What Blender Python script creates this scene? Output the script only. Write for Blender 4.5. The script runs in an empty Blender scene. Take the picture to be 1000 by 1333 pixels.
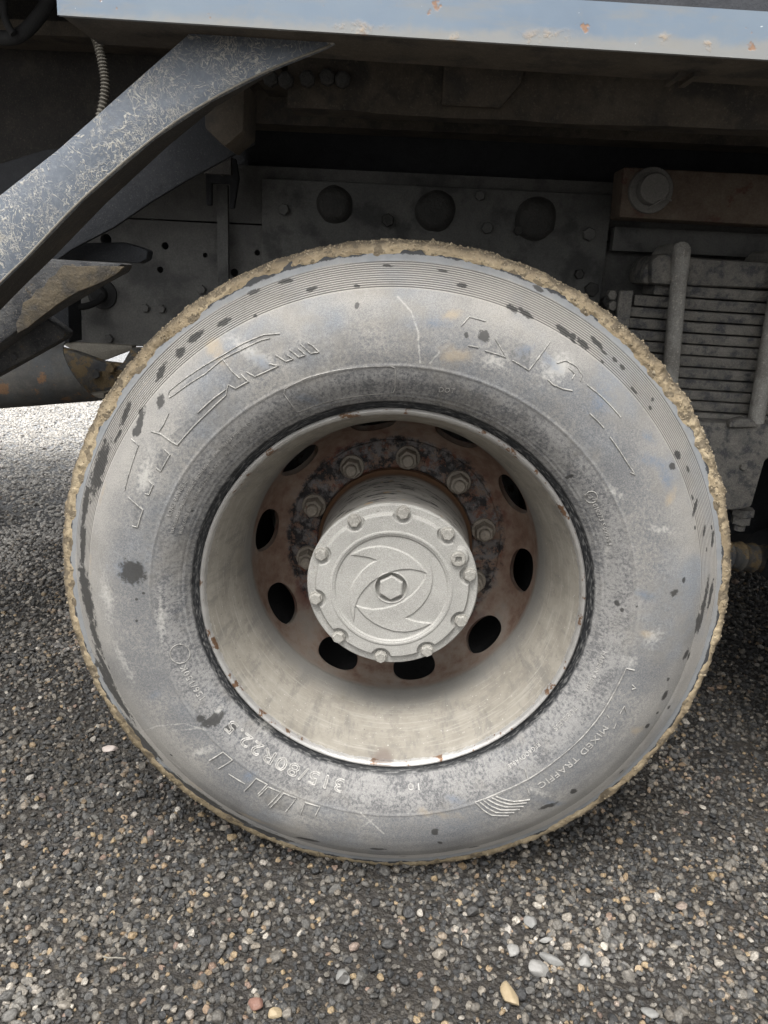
import bpy, bmesh, math, random
import numpy as np
from mathutils import Vector, Matrix, Euler

rnd = random.Random(7)
rs = np.random.RandomState(11)
S = bpy.context.scene
COL = S.collection
R = math.radians

# ------------------------------------------------------------------ camera
G = 0.524                                   # height of the axle above the gravel
F_PX = 1000.93
CAM = np.array([0.004997, -1.095488, 0.477846 + G])
PITCH, YAW, ROLL = 0.296142, -0.020924, 0.049669
_fw = np.array([math.sin(YAW) * math.cos(PITCH), math.cos(YAW) * math.cos(PITCH), -math.sin(PITCH)])
_r = np.cross(_fw, [0, 0, 1.0]); _r /= np.linalg.norm(_r)
_u = np.cross(_r, _fw)
_rt = _r * math.cos(ROLL) + _u * math.sin(ROLL)
_up = -_r * math.sin(ROLL) + _u * math.cos(ROLL)
cd = bpy.data.cameras.new('camera')
cam = bpy.data.objects.new('camera', cd); COL.objects.link(cam)
cd.sensor_fit = 'VERTICAL'; cd.sensor_height = 36.0; cd.lens = F_PX / 1333 * 36.0
cd.clip_start = 0.02; cd.clip_end = 600
cam.matrix_world = Matrix(((_rt[0], _up[0], -_fw[0], CAM[0]), (_rt[1], _up[1], -_fw[1], CAM[1]),
                           (_rt[2], _up[2], -_fw[2], CAM[2]), (0, 0, 0, 1)))
S.camera = cam

# ------------------------------------------------------------------ sky, sun, exposure
SUN_EL, SUN_ROT = R(63), R(200)
W = bpy.data.worlds.new('World'); S.world = W; W.use_nodes = True
wt = W.node_tree; wt.nodes.clear()
sky = wt.nodes.new('ShaderNodeTexSky'); sky.sky_type = 'NISHITA'; sky.sun_disc = False
sky.sun_elevation = SUN_EL; sky.sun_rotation = SUN_ROT
sky.air_density = 1.0; sky.dust_density = 6.0; sky.ozone_density = 1.0
hs = wt.nodes.new('ShaderNodeHueSaturation'); hs.inputs['Saturation'].default_value = 0.06
bg = wt.nodes.new('ShaderNodeBackground'); bg.inputs['Strength'].default_value = 0.15
wo = wt.nodes.new('ShaderNodeOutputWorld')
wt.links.new(sky.outputs[0], hs.inputs['Color']); wt.links.new(hs.outputs[0], bg.inputs[0]); wt.links.new(bg.outputs[0], wo.inputs[0])
sd = bpy.data.lights.new('sun', 'SUN'); sun = bpy.data.objects.new('sun', sd); COL.objects.link(sun)
sd.energy = 1.25; sd.angle = R(24); sd.color = (1.0, 0.97, 0.93)
_sdir = Vector((math.sin(SUN_ROT) * math.cos(SUN_EL), math.cos(SUN_ROT) * math.cos(SUN_EL), math.sin(SUN_EL)))
sun.rotation_euler = _sdir.to_track_quat('Z', 'Y').to_euler(); sun.location = (0, 0, 8)
S.view_settings.view_transform = 'Standard'; S.view_settings.look = 'None'
S.view_settings.exposure = 0.95; S.view_settings.gamma = 1.0
S.view_settings.use_curve_mapping = False

# ------------------------------------------------------------------ helpers
def at(px, py, Y):
    """point of the plane at depth Y that the photograph shows at pixel px, py"""
    d = _fw + (px - 500) / F_PX * _rt + (666.5 - py) / F_PX * _up
    return CAM + d * ((Y - CAM[1]) / d[1])
def atz(px, py, z=0.0):
    d = _fw + (px - 500) / F_PX * _rt + (666.5 - py) / F_PX * _up
    return CAM + d * ((z - CAM[2]) / d[2])

# tyre side profile: (radius, depth)
TP = np.array([(.2900, .030), (.2955, .017), (.2985, .0125), (.3030, .0095), (.3085, .0050), (.3100, -.0005), (.3135, -.0045), (.3190, -.0110),
               (.3300, -.0215), (.3450, -.0305), (.3633, -.0360), (.3850, -.0385), (.4050, -.0375), (.4250, -.0330),
               (.4450, -.0245), (.4644, -.0110), (.4770, .0000), (.4890, .0125), (.5005, .0240), (.5090, .0262),
               (.5170, .0285), (.5225, .0330), (.5255, .0420), (.5275, .0600)])
_rf = np.arange(.2900, .5276, .0002); _yf = np.interp(_rf, TP[:, 0], TP[:, 1])
_kw = np.exp(-.5 * (np.arange(-60, 61) * .0002 / .0045) ** 2); _kw /= _kw.sum()
_ys = np.convolve(np.pad(_yf, 60, mode='edge'), _kw, 'valid'); _wm = np.clip((_rf - .318) / .01, 0, 1) * np.clip((.504 - _rf) / .006, 0, 1)
TP = np.stack([_rf, _yf * (1 - _wm) + _ys * _wm], -1)
def prof(r): return np.interp(r, TP[:, 0], TP[:, 1])
def und(r, t):
    r = np.asarray(r, float); t = np.asarray(t, float)
    return (fbm(np.stack([np.cos(t) * 3.2, np.sin(t) * 3.2, r * 14], -1), 2, 3) - .5) * .0020 * (r < .50)
def side(px, py):
    Y = -.02
    for i in range(7):
        q = at(px, py, Y); r = math.hypot(q[0], q[2] - G); Y = float(prof(r))
    return r, math.atan2(q[2] - G, q[0])

def _h(ix, iy, iz, s):
    n = (ix.astype(np.uint32) * np.uint32(374761393) + iy.astype(np.uint32) * np.uint32(668265263)
         + iz.astype(np.uint32) * np.uint32(2246822519) + np.uint32(s * 3266489 + 97))
    n = (n ^ (n >> np.uint32(13))) * np.uint32(1274126177)
    n = n ^ (n >> np.uint32(16)); n = n * np.uint32(2654435761); n ^= n >> np.uint32(15)
    return n.astype(np.float64) / 4294967295.0
def vnoise(P, s=0):
    P = np.asarray(P, float); i = np.floor(P).astype(np.int64); f = P - i; f = f * f * (3 - 2 * f)
    i = i & 0xffffffff
    o = 0
    for a in (0, 1):
        for b in (0, 1):
            for c in (0, 1):
                w = (f[..., 0] if a else 1 - f[..., 0]) * (f[..., 1] if b else 1 - f[..., 1]) * (f[..., 2] if c else 1 - f[..., 2])
                o = o + w * _h((i[..., 0] + a) & 0xffffffff, (i[..., 1] + b) & 0xffffffff, (i[..., 2] + c) & 0xffffffff, s)
    return o
def fbm(P, oct=4, s=0):
    P = np.asarray(P, float); o = 0; a = .5; t = 0
    for k in range(oct):
        o = o + a * vnoise(P * 2 ** k + 17.3 * k, s + k); t += a; a *= .5
    return o / t

WL = {}
def _par(o, parent, loc):
    if parent is not None:
        o.parent = parent; o.location = Vector(loc) - WL[parent.name]
    else:
        o.location = loc
    WL[o.name] = Vector(loc)
def obj(name, V, F, mat, parent=None, origin=None, smooth=False, kind=None, attrs=None, auto=None):
    V = np.asarray(V, float).reshape(-1, 3)
    if origin is None: origin = (V.min(0) + V.max(0)) / 2
    me = bpy.data.meshes.new(name); 
    me.from_pydata((V - np.asarray(origin)).tolist(), [], F if isinstance(F, list) else F.tolist())
    if smooth: me.polygons.foreach_set('use_smooth', np.ones(len(me.polygons), bool))
    if attrs:
        for k, v in attrs.items():
            a = me.attributes.new(k, 'FLOAT', 'POINT'); a.data.foreach_set('value', np.asarray(v, np.float32))
    if auto: me.set_sharp_from_angle(angle=R(auto))
    me.update(); me.materials.append(mat)
    o = bpy.data.objects.new(name, me); COL.objects.link(o); _par(o, parent, tuple(origin))
    if kind: o['kind'] = kind
    return o
def bobj(name, bm, mat, parent=None, origin=None, smooth=False, kind=None, auto=35):
    bmesh.ops.recalc_face_normals(bm, faces=bm.faces)
    bm.verts.index_update()
    V = [v.co[:] for v in bm.verts]; F = [[v.index for v in f.verts] for f in bm.faces]; bm.free()
    return obj(name, V, F, mat, parent, origin, smooth, kind, None, auto if smooth else None)
def empty(name, loc, label=None, cat=None, group=None, parent=None):
    o = bpy.data.objects.new(name, None); COL.objects.link(o); o.empty_display_size = .05; _par(o, parent, loc)
    if label: o['label'] = label
    if cat: o['category'] = cat
    if group: o['group'] = group
    return o
def bevel(bm, w, seg=2, ang=30):
    es = [e for e in bm.edges if len(e.link_faces) == 2 and e.calc_face_angle(0) > R(ang)]
    if es and w: bmesh.ops.bevel(bm, geom=es, offset=w, segments=seg, affect='EDGES', profile=.5, clamp_overlap=True)
def add_box(bm, x0, x1, y0, y1, z0, z1):
    v = [bm.verts.new(p) for p in ((x0, y0, z0), (x1, y0, z0), (x1, y1, z0), (x0, y1, z0), (x0, y0, z1), (x1, y0, z1), (x1, y1, z1), (x0, y1, z1))]
    for f in ((3, 2, 1, 0), (4, 5, 6, 7), (0, 1, 5, 4), (1, 2, 6, 5), (2, 3, 7, 6), (3, 0, 4, 7)): bm.faces.new([v[i] for i in f])
def box(name, x0, x1, y0, y1, z0, z1, mat, parent, bv=.004):
    bm = bmesh.new(); add_box(bm, x0, x1, y0, y1, z0, z1); bevel(bm, bv)
    return bobj(name, bm, mat, parent, smooth=True)
def add_prism(bm, pts, y0, y1):
    """pts: (x, z) outline; solid between depths y0 and y1"""
    a = [bm.verts.new((p[0], y0, p[1])) for p in pts]; b = [bm.verts.new((p[0], y1, p[1])) for p in pts]
    n = len(pts); bm.faces.new(a); bm.faces.new(b[::-1])
    for i in range(n): bm.faces.new((a[i], b[i], b[(i + 1) % n], a[(i + 1) % n]))
def prism(name, pts, y0, y1, mat, parent, bv=.003):
    bm = bmesh.new(); add_prism(bm, pts, y0, y1); bmesh.ops.recalc_face_normals(bm, faces=bm.faces); bevel(bm, bv)
    return bobj(name, bm, mat, parent, smooth=True)
def pix(pts, Y): return [tuple(at(x, y, Y)[[0, 2]]) for x, y in pts]
def lathe(name, P, mat, parent, segs=128, origin=(0, 0, G), y0=0.0, attrs=None, closed=False, cx=0.0, cz=None, auto=40):
    P = np.asarray(P, float); th = np.arange(segs) * 2 * np.pi / segs; cz = G if cz is None else cz
    V = np.stack([cx + P[:, None, 0] * np.cos(th), np.repeat(P[:, 1:2] + y0, segs, 1), cz + P[:, None, 0] * np.sin(th)], -1).reshape(-1, 3)
    n = len(P); rows = n if closed else n - 1
    i = np.arange(rows)[:, None]; j = np.arange(segs)[None]
    a = i * segs + j; b = ((i + 1) % n) * segs + j; jn = (j + 1) % segs
    F = np.stack([a, i * segs + jn, ((i + 1) % n) * segs + jn, b], -1).reshape(-1, 4)
    return obj(name, V, F.tolist(), mat, parent, origin, True, auto=auto)
def tube_geo(pts, rad, sides=10, cap=True):
    pts = [Vector(p) for p in pts]; n = len(pts); V = []; F = []
    up = Vector((.13, .2, .97)); prev = None
    for k in range(n):
        t = (pts[min(k + 1, n - 1)] - pts[max(k - 1, 0)]).normalized()
        x = (prev - t * prev.dot(t)).normalized() if prev else t.cross(up).normalized()
        prev = x; y = t.cross(x); r = rad[k] if hasattr(rad, '__len__') else rad
        for s in range(sides):
            a = 2 * math.pi * s / sides; V.append(pts[k] + (x * math.cos(a) + y * math.sin(a)) * r)
    for k in range(n - 1):
        for s in range(sides):
            F.append([k * sides + s, k * sides + (s + 1) % sides, (k + 1) * sides + (s + 1) % sides, (k + 1) * sides + s])
    if cap: F.append(list(range(sides))[::-1]); F.append([(n - 1) * sides + s for s in range(sides)])
    return [v[:] for v in V], F
def spline(pts, n=8):
    P = [Vector(p) for p in pts]; P = [P[0] * 2 - P[1]] + P + [P[-1] * 2 - P[-2]]; o = []
    for i in range(1, len(P) - 2):
        for k in range(n):
            t = k / n; a, b, c, d = P[i - 1:i + 3]
            o.append(.5 * ((2 * b) + (c - a) * t + (2 * a - 5 * b + 4 * c - d) * t * t + (3 * b - a - 3 * c + d) * t ** 3))
    o.append(P[-2]); return o
def tube(name, pts, rad, mat, parent, sides=10):
    V, F = tube_geo(pts, rad, sides); return obj(name, V, F, mat, parent, smooth=True, auto=50)
def add_hex(bm, c, rad, y0, y1, rot=0.0, n=6, top=.88):
    """nut or bolt head standing along the depth axis, chamfered at its near end y0"""
    ch = (y1 - y0) * .18
    rings = [(rad, y1), (rad, y0 + ch), (rad * top, y0)]
    vs = [[bm.verts.new((c[0] + r * math.cos(rot + 2 * math.pi * k / n), y, c[1] + r * math.sin(rot + 2 * math.pi * k / n))) for k in range(n)] for r, y in rings]
    for a, b in zip(vs, vs[1:]):
        for k in range(n): bm.faces.new((a[k], a[(k + 1) % n], b[(k + 1) % n], b[k]))
    bm.faces.new(vs[-1]); bm.faces.new(vs[0][::-1])
def hexbolt(name, c, rad, y0, y1, mat, parent, rot=None, washer=0.0, stud=0.0):
    bm = bmesh.new(); rot = rnd.uniform(0, 1) if rot is None else rot
    add_hex(bm, c, rad, y0, y1, rot)
    if washer: add_hex(bm, c, washer, y1 - .005, y1 + .004, 0, 28, .96)
    if stud: add_hex(bm, c, stud, y0 - .011, y0 + .004, 0, 18, .82)
    return bobj(name, bm, mat, parent, smooth=True)

# ------------------------------------------------------------------ materials
class NB:
    def __init__(s, name):
        s.m = bpy.data.materials.new(name); s.m.use_nodes = True; s.t = s.m.node_tree; s.t.nodes.clear()
        s.o = s.t.nodes.new('ShaderNodeOutputMaterial'); s.b = s.t.nodes.new('ShaderNodeBsdfPrincipled')
        s.t.links.new(s.b.outputs[0], s.o.inputs[0]); s.tc = s.t.nodes.new('ShaderNodeTexCoord')
        s.P = s.tc.outputs['Object']
    def _in(s, n, k, v):
        if v is None: return
        if hasattr(v, 'is_linked') or isinstance(v, bpy.types.NodeSocket): s.t.links.new(v, n.inputs[k])
        else:
            if isinstance(v, (tuple, list)) and len(v) == 3 and n.inputs[k].type == 'RGBA': v = (*v, 1)
            n.inputs[k].default_value = v
    def n(s, ty, ins={}, **pr):
        q = s.t.nodes.new(ty)
        for k, v in pr.items(): setattr(q, k, v)
        for k, v in ins.items(): s._in(q, k, v)
        return q
    def noise(s, sc, det=4, rough=.55, vec=None, dist=0.0, out=0):
        return s.n('ShaderNodeTexNoise', {'Vector': vec or s.P, 'Scale': sc, 'Detail': det, 'Roughness': rough, 'Distortion': dist}).outputs[out]
    def vor(s, sc, feat='F1', out='Distance', vec=None, rand=1.0):
        return s.n('ShaderNodeTexVoronoi', {'Vector': vec or s.P, 'Scale': sc, 'Randomness': rand}, feature=feat).outputs[out]
    def math(s, op, a, b=0.0, c=0.0, clamp=False):
        q = s.n('ShaderNodeMath', {0: a, 1: b, 2: c}, operation=op); q.use_clamp = clamp; return q.outputs[0]
    def mul(s, a, b): return s.math('MULTIPLY', a, b)
    def add(s, a, b): return s.math('ADD', a, b)
    def rng(s, v, a, b, c=0.0, d=1.0, sm=True):
        return s.n('ShaderNodeMapRange', {0: v, 1: a, 2: b, 3: c, 4: d}, interpolation_type='SMOOTHSTEP' if sm else 'LINEAR').outputs[0]
    def mix(s, f, a, b, bt='MIX'):
        q = s.n('ShaderNodeMix', data_type='RGBA', blend_type=bt); s._in(q, 0, f); s._in(q, 6, a); s._in(q, 7, b); return q.outputs[2]
    def ramp(s, f, stops, interp='LINEAR'):
        q = s.n('ShaderNodeValToRGB', {0: f}); e = q.color_ramp.elements; q.color_ramp.interpolation = interp
        while len(e) < len(stops): e.new(.5)
        for i, (p, c) in enumerate(stops): e[i].position = p; e[i].color = (*c, 1)
        return q.outputs[0]
    def scale(s, v, vec=None):
        return s.n('ShaderNodeMapping', {'Vector': vec or s.P, 'Scale': v}).outputs[0]
    def attr(s, nm): return s.n('ShaderNodeAttribute', attribute_name=nm).outputs['Fac']
    def xyz(s, vec=None):
        q = s.n('ShaderNodeSeparateXYZ', {0: vec or s.P}); return q.outputs
    def comb(s, x, y, z): return s.n('ShaderNodeCombineXYZ', {0: x, 1: y, 2: z}).outputs[0]
    def fin(s, col, rough=.8, h=None, strength=.4, dist=.002, metal=0.0, spec=.5):
        s._in(s.b, 'Base Color', col); s._in(s.b, 'Roughness', rough); s._in(s.b, 'Metallic', metal); s._in(s.b, 'Specular IOR Level', spec)
        if h is not None:
            q = s.n('ShaderNodeBump', {'Height': h, 'Strength': strength, 'Distance': dist}); s.t.links.new(q.outputs[0], s.b.inputs['Normal'])
        return s.m

def polar(b, k=3.0, rk=3.0):
    """coordinates round the axle: streaks run along the radius without a seam"""
    x, y, z = b.xyz(); r = b.math('SQRT', b.add(b.mul(x, x), b.mul(z, z)))
    ux = b.math('DIVIDE', x, r); uz = b.math('DIVIDE', z, r)
    return r, b.comb(b.mul(ux, k), b.mul(uz, k), b.mul(r, rk)), (x, y, z)

def mat_tyre():
    b = NB('dusty_rubber'); r, pv, xyz = polar(b, 3.0, 9.0)
    streak = b.noise(24, 3, .65, pv); big = b.noise(5, 4, .6); mid = b.noise(26, 5, .65); fine = b.noise(420, 3, .7)
    base = b.ramp(big, [(.28, (.135, .132, .125)), (.44, (.225, .217, .202)), (.57, (.285, .272, .248)), (.75, (.345, .327, .293))])
    bl = b.rng(b.noise(7.5, 3, .5), .5, .68); s3 = b.noise(95, 2, .6, pv); base = b.mix(b.mul(b.rng(r, .47, .43), b.rng(b.add(s3, b.mul(b.add(big, -.5), .5)), .52, .36, 0, .5)), base, (.12, .125, .135)); base = b.mix(b.rng(b.noise(60, 2, .5, pv), .66, .74, 0, .4), base, (.42, .405, .375)); base = b.mix(b.mul(bl, .75), base, (.165, .19, .222))
    # inner half of the sidewall: rubbed, streaky, darker
    inner = b.rng(r, .372, .352); s2 = b.rng(b.add(streak, b.mul(b.add(mid, -.5), .7)), .34, .62)
    inn = b.mix(s2, (.055, .058, .066), (.25, .246, .238))
    base = b.mix(b.mul(inner, .85), base, inn)
    mids = b.mul(b.rng(r, .452, .40), b.rng(r, .35, .372))
    base = b.mix(b.mul(mids, b.rng(b.add(streak, b.mul(b.add(big, -.5), .9)), .68, .36, 0, .78)), base, (.105, .112, .122))
    base = b.mix(b.rng(fine, .3, .75, .0, .35), base, (.40, .385, .36))
    fine2 = b.noise(900, 2, .6); base = b.mix(b.rng(fine2, .35, .62, .38, 0.0), base, (.07, .07, .075))
    base = b.mix(b.mul(b.mul(b.rng(r, .463, .466), b.rng(r, .502, .498)), .38), base, (.40, .375, .335))
    ft = b.mul(b.attr('fill'), b.rng(b.add(streak, b.mul(b.add(mid, -.5), .8)), .30, .60, .75, .25)); base = b.mix(ft, base, (.105, .105, .105))
    gr = b.rng(b.noise(8, 5, .68), .50, .68, 0, .45); base = b.mix(gr, base, (.20, .185, .16))
    # outer band between the ribs and the mud: cleaner blue grey rubber
    ob = b.mul(b.rng(b.add(r, b.mul(b.add(mid, -.5), .010)), .4995, .5025), b.rng(b.noise(13, 4, .6), .3, .6, .55, 1.0))
    base = b.mix(ob, base, b.mix(b.noise(60, 4, .6), (.15, .16, .17), (.27, .275, .275)))
    dkb = b.rng(b.add(r, b.mul(b.add(b.noise(34, 5, .75), -.5), .014)), .5085, .5105); base = b.mix(b.mul(dkb, .92), base, (.026, .027, .029))
    # rib grooves coloured darker than the ribs
    base = b.mix(b.mul(b.attr('groove'), .72), base, (.035, .035, .038))
    # bead
    bead = b.rng(b.add(r, b.mul(b.add(mid, -.5), .005)), .3125, .3090)
    base = b.mix(bead, base, b.mix(b.rng(b.noise(24, 3, .6, b.comb(b.mul(b.math('DIVIDE', xyz[0], r), 1.2), b.mul(b.math('DIVIDE', xyz[2], r), 1.2), b.mul(r, 32))), .48, .72), (.020, .021, .023), (.17, .168, .162)))
    tan = b.rng(b.add(b.attr('tan'), b.mul(b.add(mid, -.55), 3.0)), .1, 1.1, 0, .5); base = b.mix(tan, base, (.36, .285, .185))
    pale = b.rng(b.add(b.attr('pale'), b.mul(b.add(b.add(b.mul(mid, .5), b.mul(streak, .5)), -.54), 3.4)), .1, 1.2, 0, .6); base = b.mix(pale, base, (.46, .445, .41))
    blue = b.rng(b.add(b.attr('blue'), b.mul(b.add(b.add(b.mul(mid, .5), b.mul(streak, .5)), -.54), 3.4)), .1, 1.3, 0, .6); base = b.mix(blue, base, (.11, .145, .20))
    dk = b.add(b.attr('dark'), b.mul(b.add(b.noise(105, 5, .75), -.53), 2.2))
    dark = b.rng(dk, -.05, .28); base = b.mix(b.mul(dark, .93), base, b.mix(mid, b.mix(fine, (.014, .015, .017), (.038, .038, .038)), (.06, .057, .052)))
    rough = b.mix(dark, (.85, .85, .85), (.62, .62, .62)); rough = b.mix(bead, rough, (.38, .38, .38))
    h = b.add(b.mul(fine, .5), b.add(b.mul(streak, .35), b.mul(mid, .7))); h = b.add(h, b.mul(dark, -.5))
    return b.fin(base, rough, h, .35, .0012, spec=.4)
def mat_letter():
    b = NB('worn_raised_rubber'); n = b.noise(40, 4, .7); m = b.noise(150, 3, .7)
    c = b.mix(b.rng(b.add(n, b.mul(b.add(m, -.5), 1.4)), .35, .65), (.28, .272, .255), (.43, .415, .39))
    return b.fin(c, .75, m, .3, .0006)
def mat_mud():
    b = NB('caked_mud'); n = b.noise(11, 5, .6); m = b.noise(70, 5, .7); f = b.noise(420, 4, .7)
    c = b.ramp(b.add(b.mul(n, .6), b.mul(m, .4)), [(.28, (.14, .105, .062)), (.43, (.28, .218, .135)), (.56, (.40, .32, .205)), (.75, (.52, .435, .305))])
    c = b.mix(b.rng(b.attr('wet'), .2, .9, 0, .65), c, (.17, .135, .08))
    c = b.mix(b.rng(f, .35, .15, 0, .8), c, (.09, .065, .04)); c = b.mix(b.mul(b.attr('crest'), b.rng(m, .36, .52, .25, .9)), c, (.085, .068, .048)); c = b.mix(b.rng(b.add(b.attr('low'), b.mul(b.add(m, -.5), .8)), .30, .0, 0, .75), c, (.10, .08, .055))
    c = b.mix(b.rng(b.noise(900, 2, .5), .66, .8, 0, .6), c, (.5, .45, .38))
    return b.fin(c, b.rng(b.attr('wet'), 0, 1, .78, .42), b.add(b.mul(f, .7), m), .9, .0035)
def mat_rim():
    b = NB('dusty_rusty_steel'); r, pv, (x, y, z) = polar(b, 3.0, 4.0)
    n = b.noise(9, 5, .62); m = b.noise(45, 5, .65); f = b.noise(300, 3, .7); st = b.noise(14, 4, .65, pv)
    dust = b.ramp(b.add(b.mul(n, .6), b.mul(m, .4)), [(.3, (.165, .15, .124)), (.47, (.235, .215, .18)), (.7, (.31, .288, .245))])
    dust = b.mix(b.rng(b.noise(16, 5, .7), .60, .72, 0, .55), dust, (.17, .165, .16))
    ax = b.noise(34, 5, .7, b.scale((1, .16, 1))); dust = b.mix(b.rng(ax, .50, .68, 0, .6), dust, (.13, .122, .11)); cl = b.noise(22, 4, .65, b.comb(b.mul(x, .5), b.mul(y, 9), b.mul(z, .5))); dust = b.mix(b.rng(cl, .52, .66, 0, .45), dust, (.36, .34, .30))
    dust = b.mix(b.rng(b.noise(26, 6, .78), .54, .60, 0, .45), dust, (.17, .155, .135))
    dust = b.mix(b.rng(b.noise(210, 3, .6), .64, .76, 0, .7), dust, (.55, .53, .49))
    dust = b.mix(b.rng(b.noise(130, 2, .6), .70, .76, 0, .6), dust, (.09, .08, .07))
    rust = b.ramp(b.add(b.mul(n, .55), b.mul(m, .45)), [(.28, (.065, .036, .025)), (.44, (.135, .077, .052)), (.56, (.195, .138, .105)), (.75, (.26, .215, .18))])
    rust = b.mix(b.rng(n, .56, .66, 0, .75), rust, (.15, .135, .12))
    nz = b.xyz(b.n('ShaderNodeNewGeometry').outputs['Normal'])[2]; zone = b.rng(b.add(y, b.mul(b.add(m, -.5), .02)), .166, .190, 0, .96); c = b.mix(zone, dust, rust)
    c = b.mix(b.mul(b.rng(b.add(y, b.mul(b.add(b.add(b.mul(m, .5), b.mul(n, .5)), -.5), .10)), .10, .165, 0, .8), b.math('SUBTRACT', 1, zone)), c, (.17, .165, .155))
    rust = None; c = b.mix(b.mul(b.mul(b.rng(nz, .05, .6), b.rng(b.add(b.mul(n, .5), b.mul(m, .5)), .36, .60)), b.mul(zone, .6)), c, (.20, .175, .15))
    red = b.mul(b.rng(b.noise(13, 4, .6), .53, .62), b.rng(y, .255, .28)); c = b.mix(b.mul(red, .8), c, (.085, .022, .016))
    crust = b.mul(b.rng(b.noise(48, 5, .78), .43, .52), b.rng(b.add(r, b.mul(b.add(m, -.5), .02)), .208, .200)); c = b.mix(b.mul(b.rng(b.noise(30, 4, .7), .5, .6), b.rng(r, .206, .2)), c, (.13, .05, .03)); c = b.mix(crust, c, b.mix(b.rng(m, .42, .6), (.012, .011, .012), (.15, .138, .135)))
    lip = b.rng(b.add(y, b.mul(b.add(b.noise(60, 4, .7), -.5), .012)), .0095, .0068)
    c = b.mix(b.mul(lip, .9), c, b.mix(m, (.26, .25, .235), (.60, .59, .57)))
    c = b.mix(b.mul(lip, b.rng(b.noise(34, 4, .7), .56, .62)), c, (.17, .10, .06))
    dip = b.rng(b.math('SQRT', b.add(b.mul(b.mul(x, x), 900), b.mul(b.mul(b.add(z, .290), b.add(z, .290)), 3600))), 1.0, .1)
    dip = b.mul(dip, b.rng(y, .06, .02)); c = b.mix(b.rng(b.add(dip, b.mul(b.add(m, -.5), .9)), .2, .9, 0, .7), c, (.13, .10, .085))
    ro = b.mix(lip, (.72, .72, .72), (.35, .35, .35))
    return b.fin(c, ro, b.add(b.mul(m, .8), b.add(b.mul(f, .4), b.mul(crust, 3.0))), .4, .003, metal=b.mul(lip, .55))
def mat_cast():
    b = NB('dusty_cast_metal'); n = b.noise(14, 4, .6); f = b.noise(700, 2, .7); g = b.noise(1500, 1, .5)
    c = b.ramp(n, [(.3, (.32, .312, .288)), (.55, (.395, .385, .355)), (.8, (.44, .43, .40))])
    c = b.mix(b.rng(f, .38, .7, .5, 0.0), c, (.15, .145, .135)); c = b.mix(b.rng(g, .52, .72, 0, .7), c, (.60, .58, .54)); c = b.mix(b.rng(b.noise(60, 5, .7), .60, .72, 0, .4), c, (.20, .185, .16))
    return b.fin(c, .72, b.add(f, b.mul(g, .6)), .4, .0012, spec=.4)
def mat_hub():
    b = NB('scuffed_hub_paint'); r, pv, (x, y, z) = polar(b)
    v = b.n('ShaderNodeCombineXYZ', {0: b.mul(x, 2.6), 1: b.mul(y, 12), 2: b.mul(z, 2.6)}).outputs[0]
    n = b.noise(5, 4, .6, v); m = b.noise(11, 5, .7, v); k = b.noise(17, 3, .6, b.scale((40, 3, 40)))
    c = b.ramp(n, [(.25, (.17, .165, .15)), (.45, (.29, .275, .25)), (.7, (.40, .38, .34))])
    c = b.mix(b.mul(b.rng(m, .56, .60), b.rng(y, .08, .10)), c, (.025, .025, .025)); c = b.mix(b.rng(b.noise(30, 4, .6), .62, .7), c, (.36, .25, .14))
    c = b.mix(b.rng(b.add(y, b.mul(b.add(b.noise(40, 4), -.5), .03)), .105, .075, 0, .9), c, (.40, .385, .35))
    c = b.mix(b.rng(y, .235, .262), c, (.12, .065, .035))
    return b.fin(c, .62, m, .25, .001)
def mat_metal(name, stops, ns=9, rust=None, rust_amt=.6, dots=None, rough=.8, bump=.5, dark=None, light=None):
    b = NB(name); b.P = b.n('ShaderNodeNewGeometry').outputs['Position']
    n = b.noise(ns, 5, .62); m = b.noise(ns * 6, 5, .68); f = b.noise(330, 3, .7)
    c = b.ramp(b.add(b.mul(n, .62), b.mul(m, .38)), stops)
    if dark: c = b.mix(b.rng(b.noise(ns * 1.6, 5, .6), .47, .66, 0, dark[1]), c, dark[0])
    if rust: c = b.mix(b.rng(b.noise(ns * 2.3, 5, .68), 1 - rust_amt, 1.06 - rust_amt, 0, .85), c, b.mix(m, rust, tuple(v * 1.9 for v in rust)))
    if light: c = b.mix(b.rng(b.noise(ns * 22, 4, .7), .56, .66, 0, light[1]), c, light[0])
    c = b.mix(b.rng(f, .35, .7, .28, 0), c, (.02, .02, .02))
    return b.fin(c, rough, b.add(m, b.mul(f, .35)), bump, .003)
def mat_rail():
    b = NB('blue_grey_paint_rusting'); b.P = b.n('ShaderNodeNewGeometry').outputs['Position']; x, y, z = b.xyz()
    n = b.noise(5, 4, .6); m = b.noise(38, 5, .65); s = b.noise(9, 4, .6, b.scale((1, 1, 5)))
    c = b.ramp(n, [(.3, (.13, .175, .23)), (.5, (.165, .215, .275)), (.7, (.195, .24, .285))])
    c = b.mix(b.rng(s, .48, .66, 0, .65), c, (.21, .225, .235))
    e = b.rng(b.add(z, b.mul(b.add(b.noise(30, 4, .6), -.5), .03)), 1.281, 1.266)
    c = b.mix(b.mul(e, .7), c, (.28, .265, .235))
    sp = b.rng(b.noise(24, 4, .62), .655, .70); c = b.mix(b.mul(sp, .9), c, b.mix(m, (.16, .065, .03), (.42, .26, .15)))
    sp2 = b.mul(e, b.rng(b.noise(19, 5, .65), .57, .66)); c = b.mix(b.mul(sp2, .9), c, b.mix(m, (.22, .13, .08), (.40, .33, .24)))
    wh = b.rng(b.noise(130, 2, .5), .73, .76); c = b.mix(b.mul(wh, .8), c, (.62, .66, .68))
    dirt = b.rng(b.noise(55, 5, .7), .56, .75, 0, .4); c = b.mix(dirt, c, (.24, .235, .215))
    return b.fin(c, .5, b.add(b.mul(m, .6), b.add(b.mul(sp, -.6), sp2)), .3, .0015)
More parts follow.
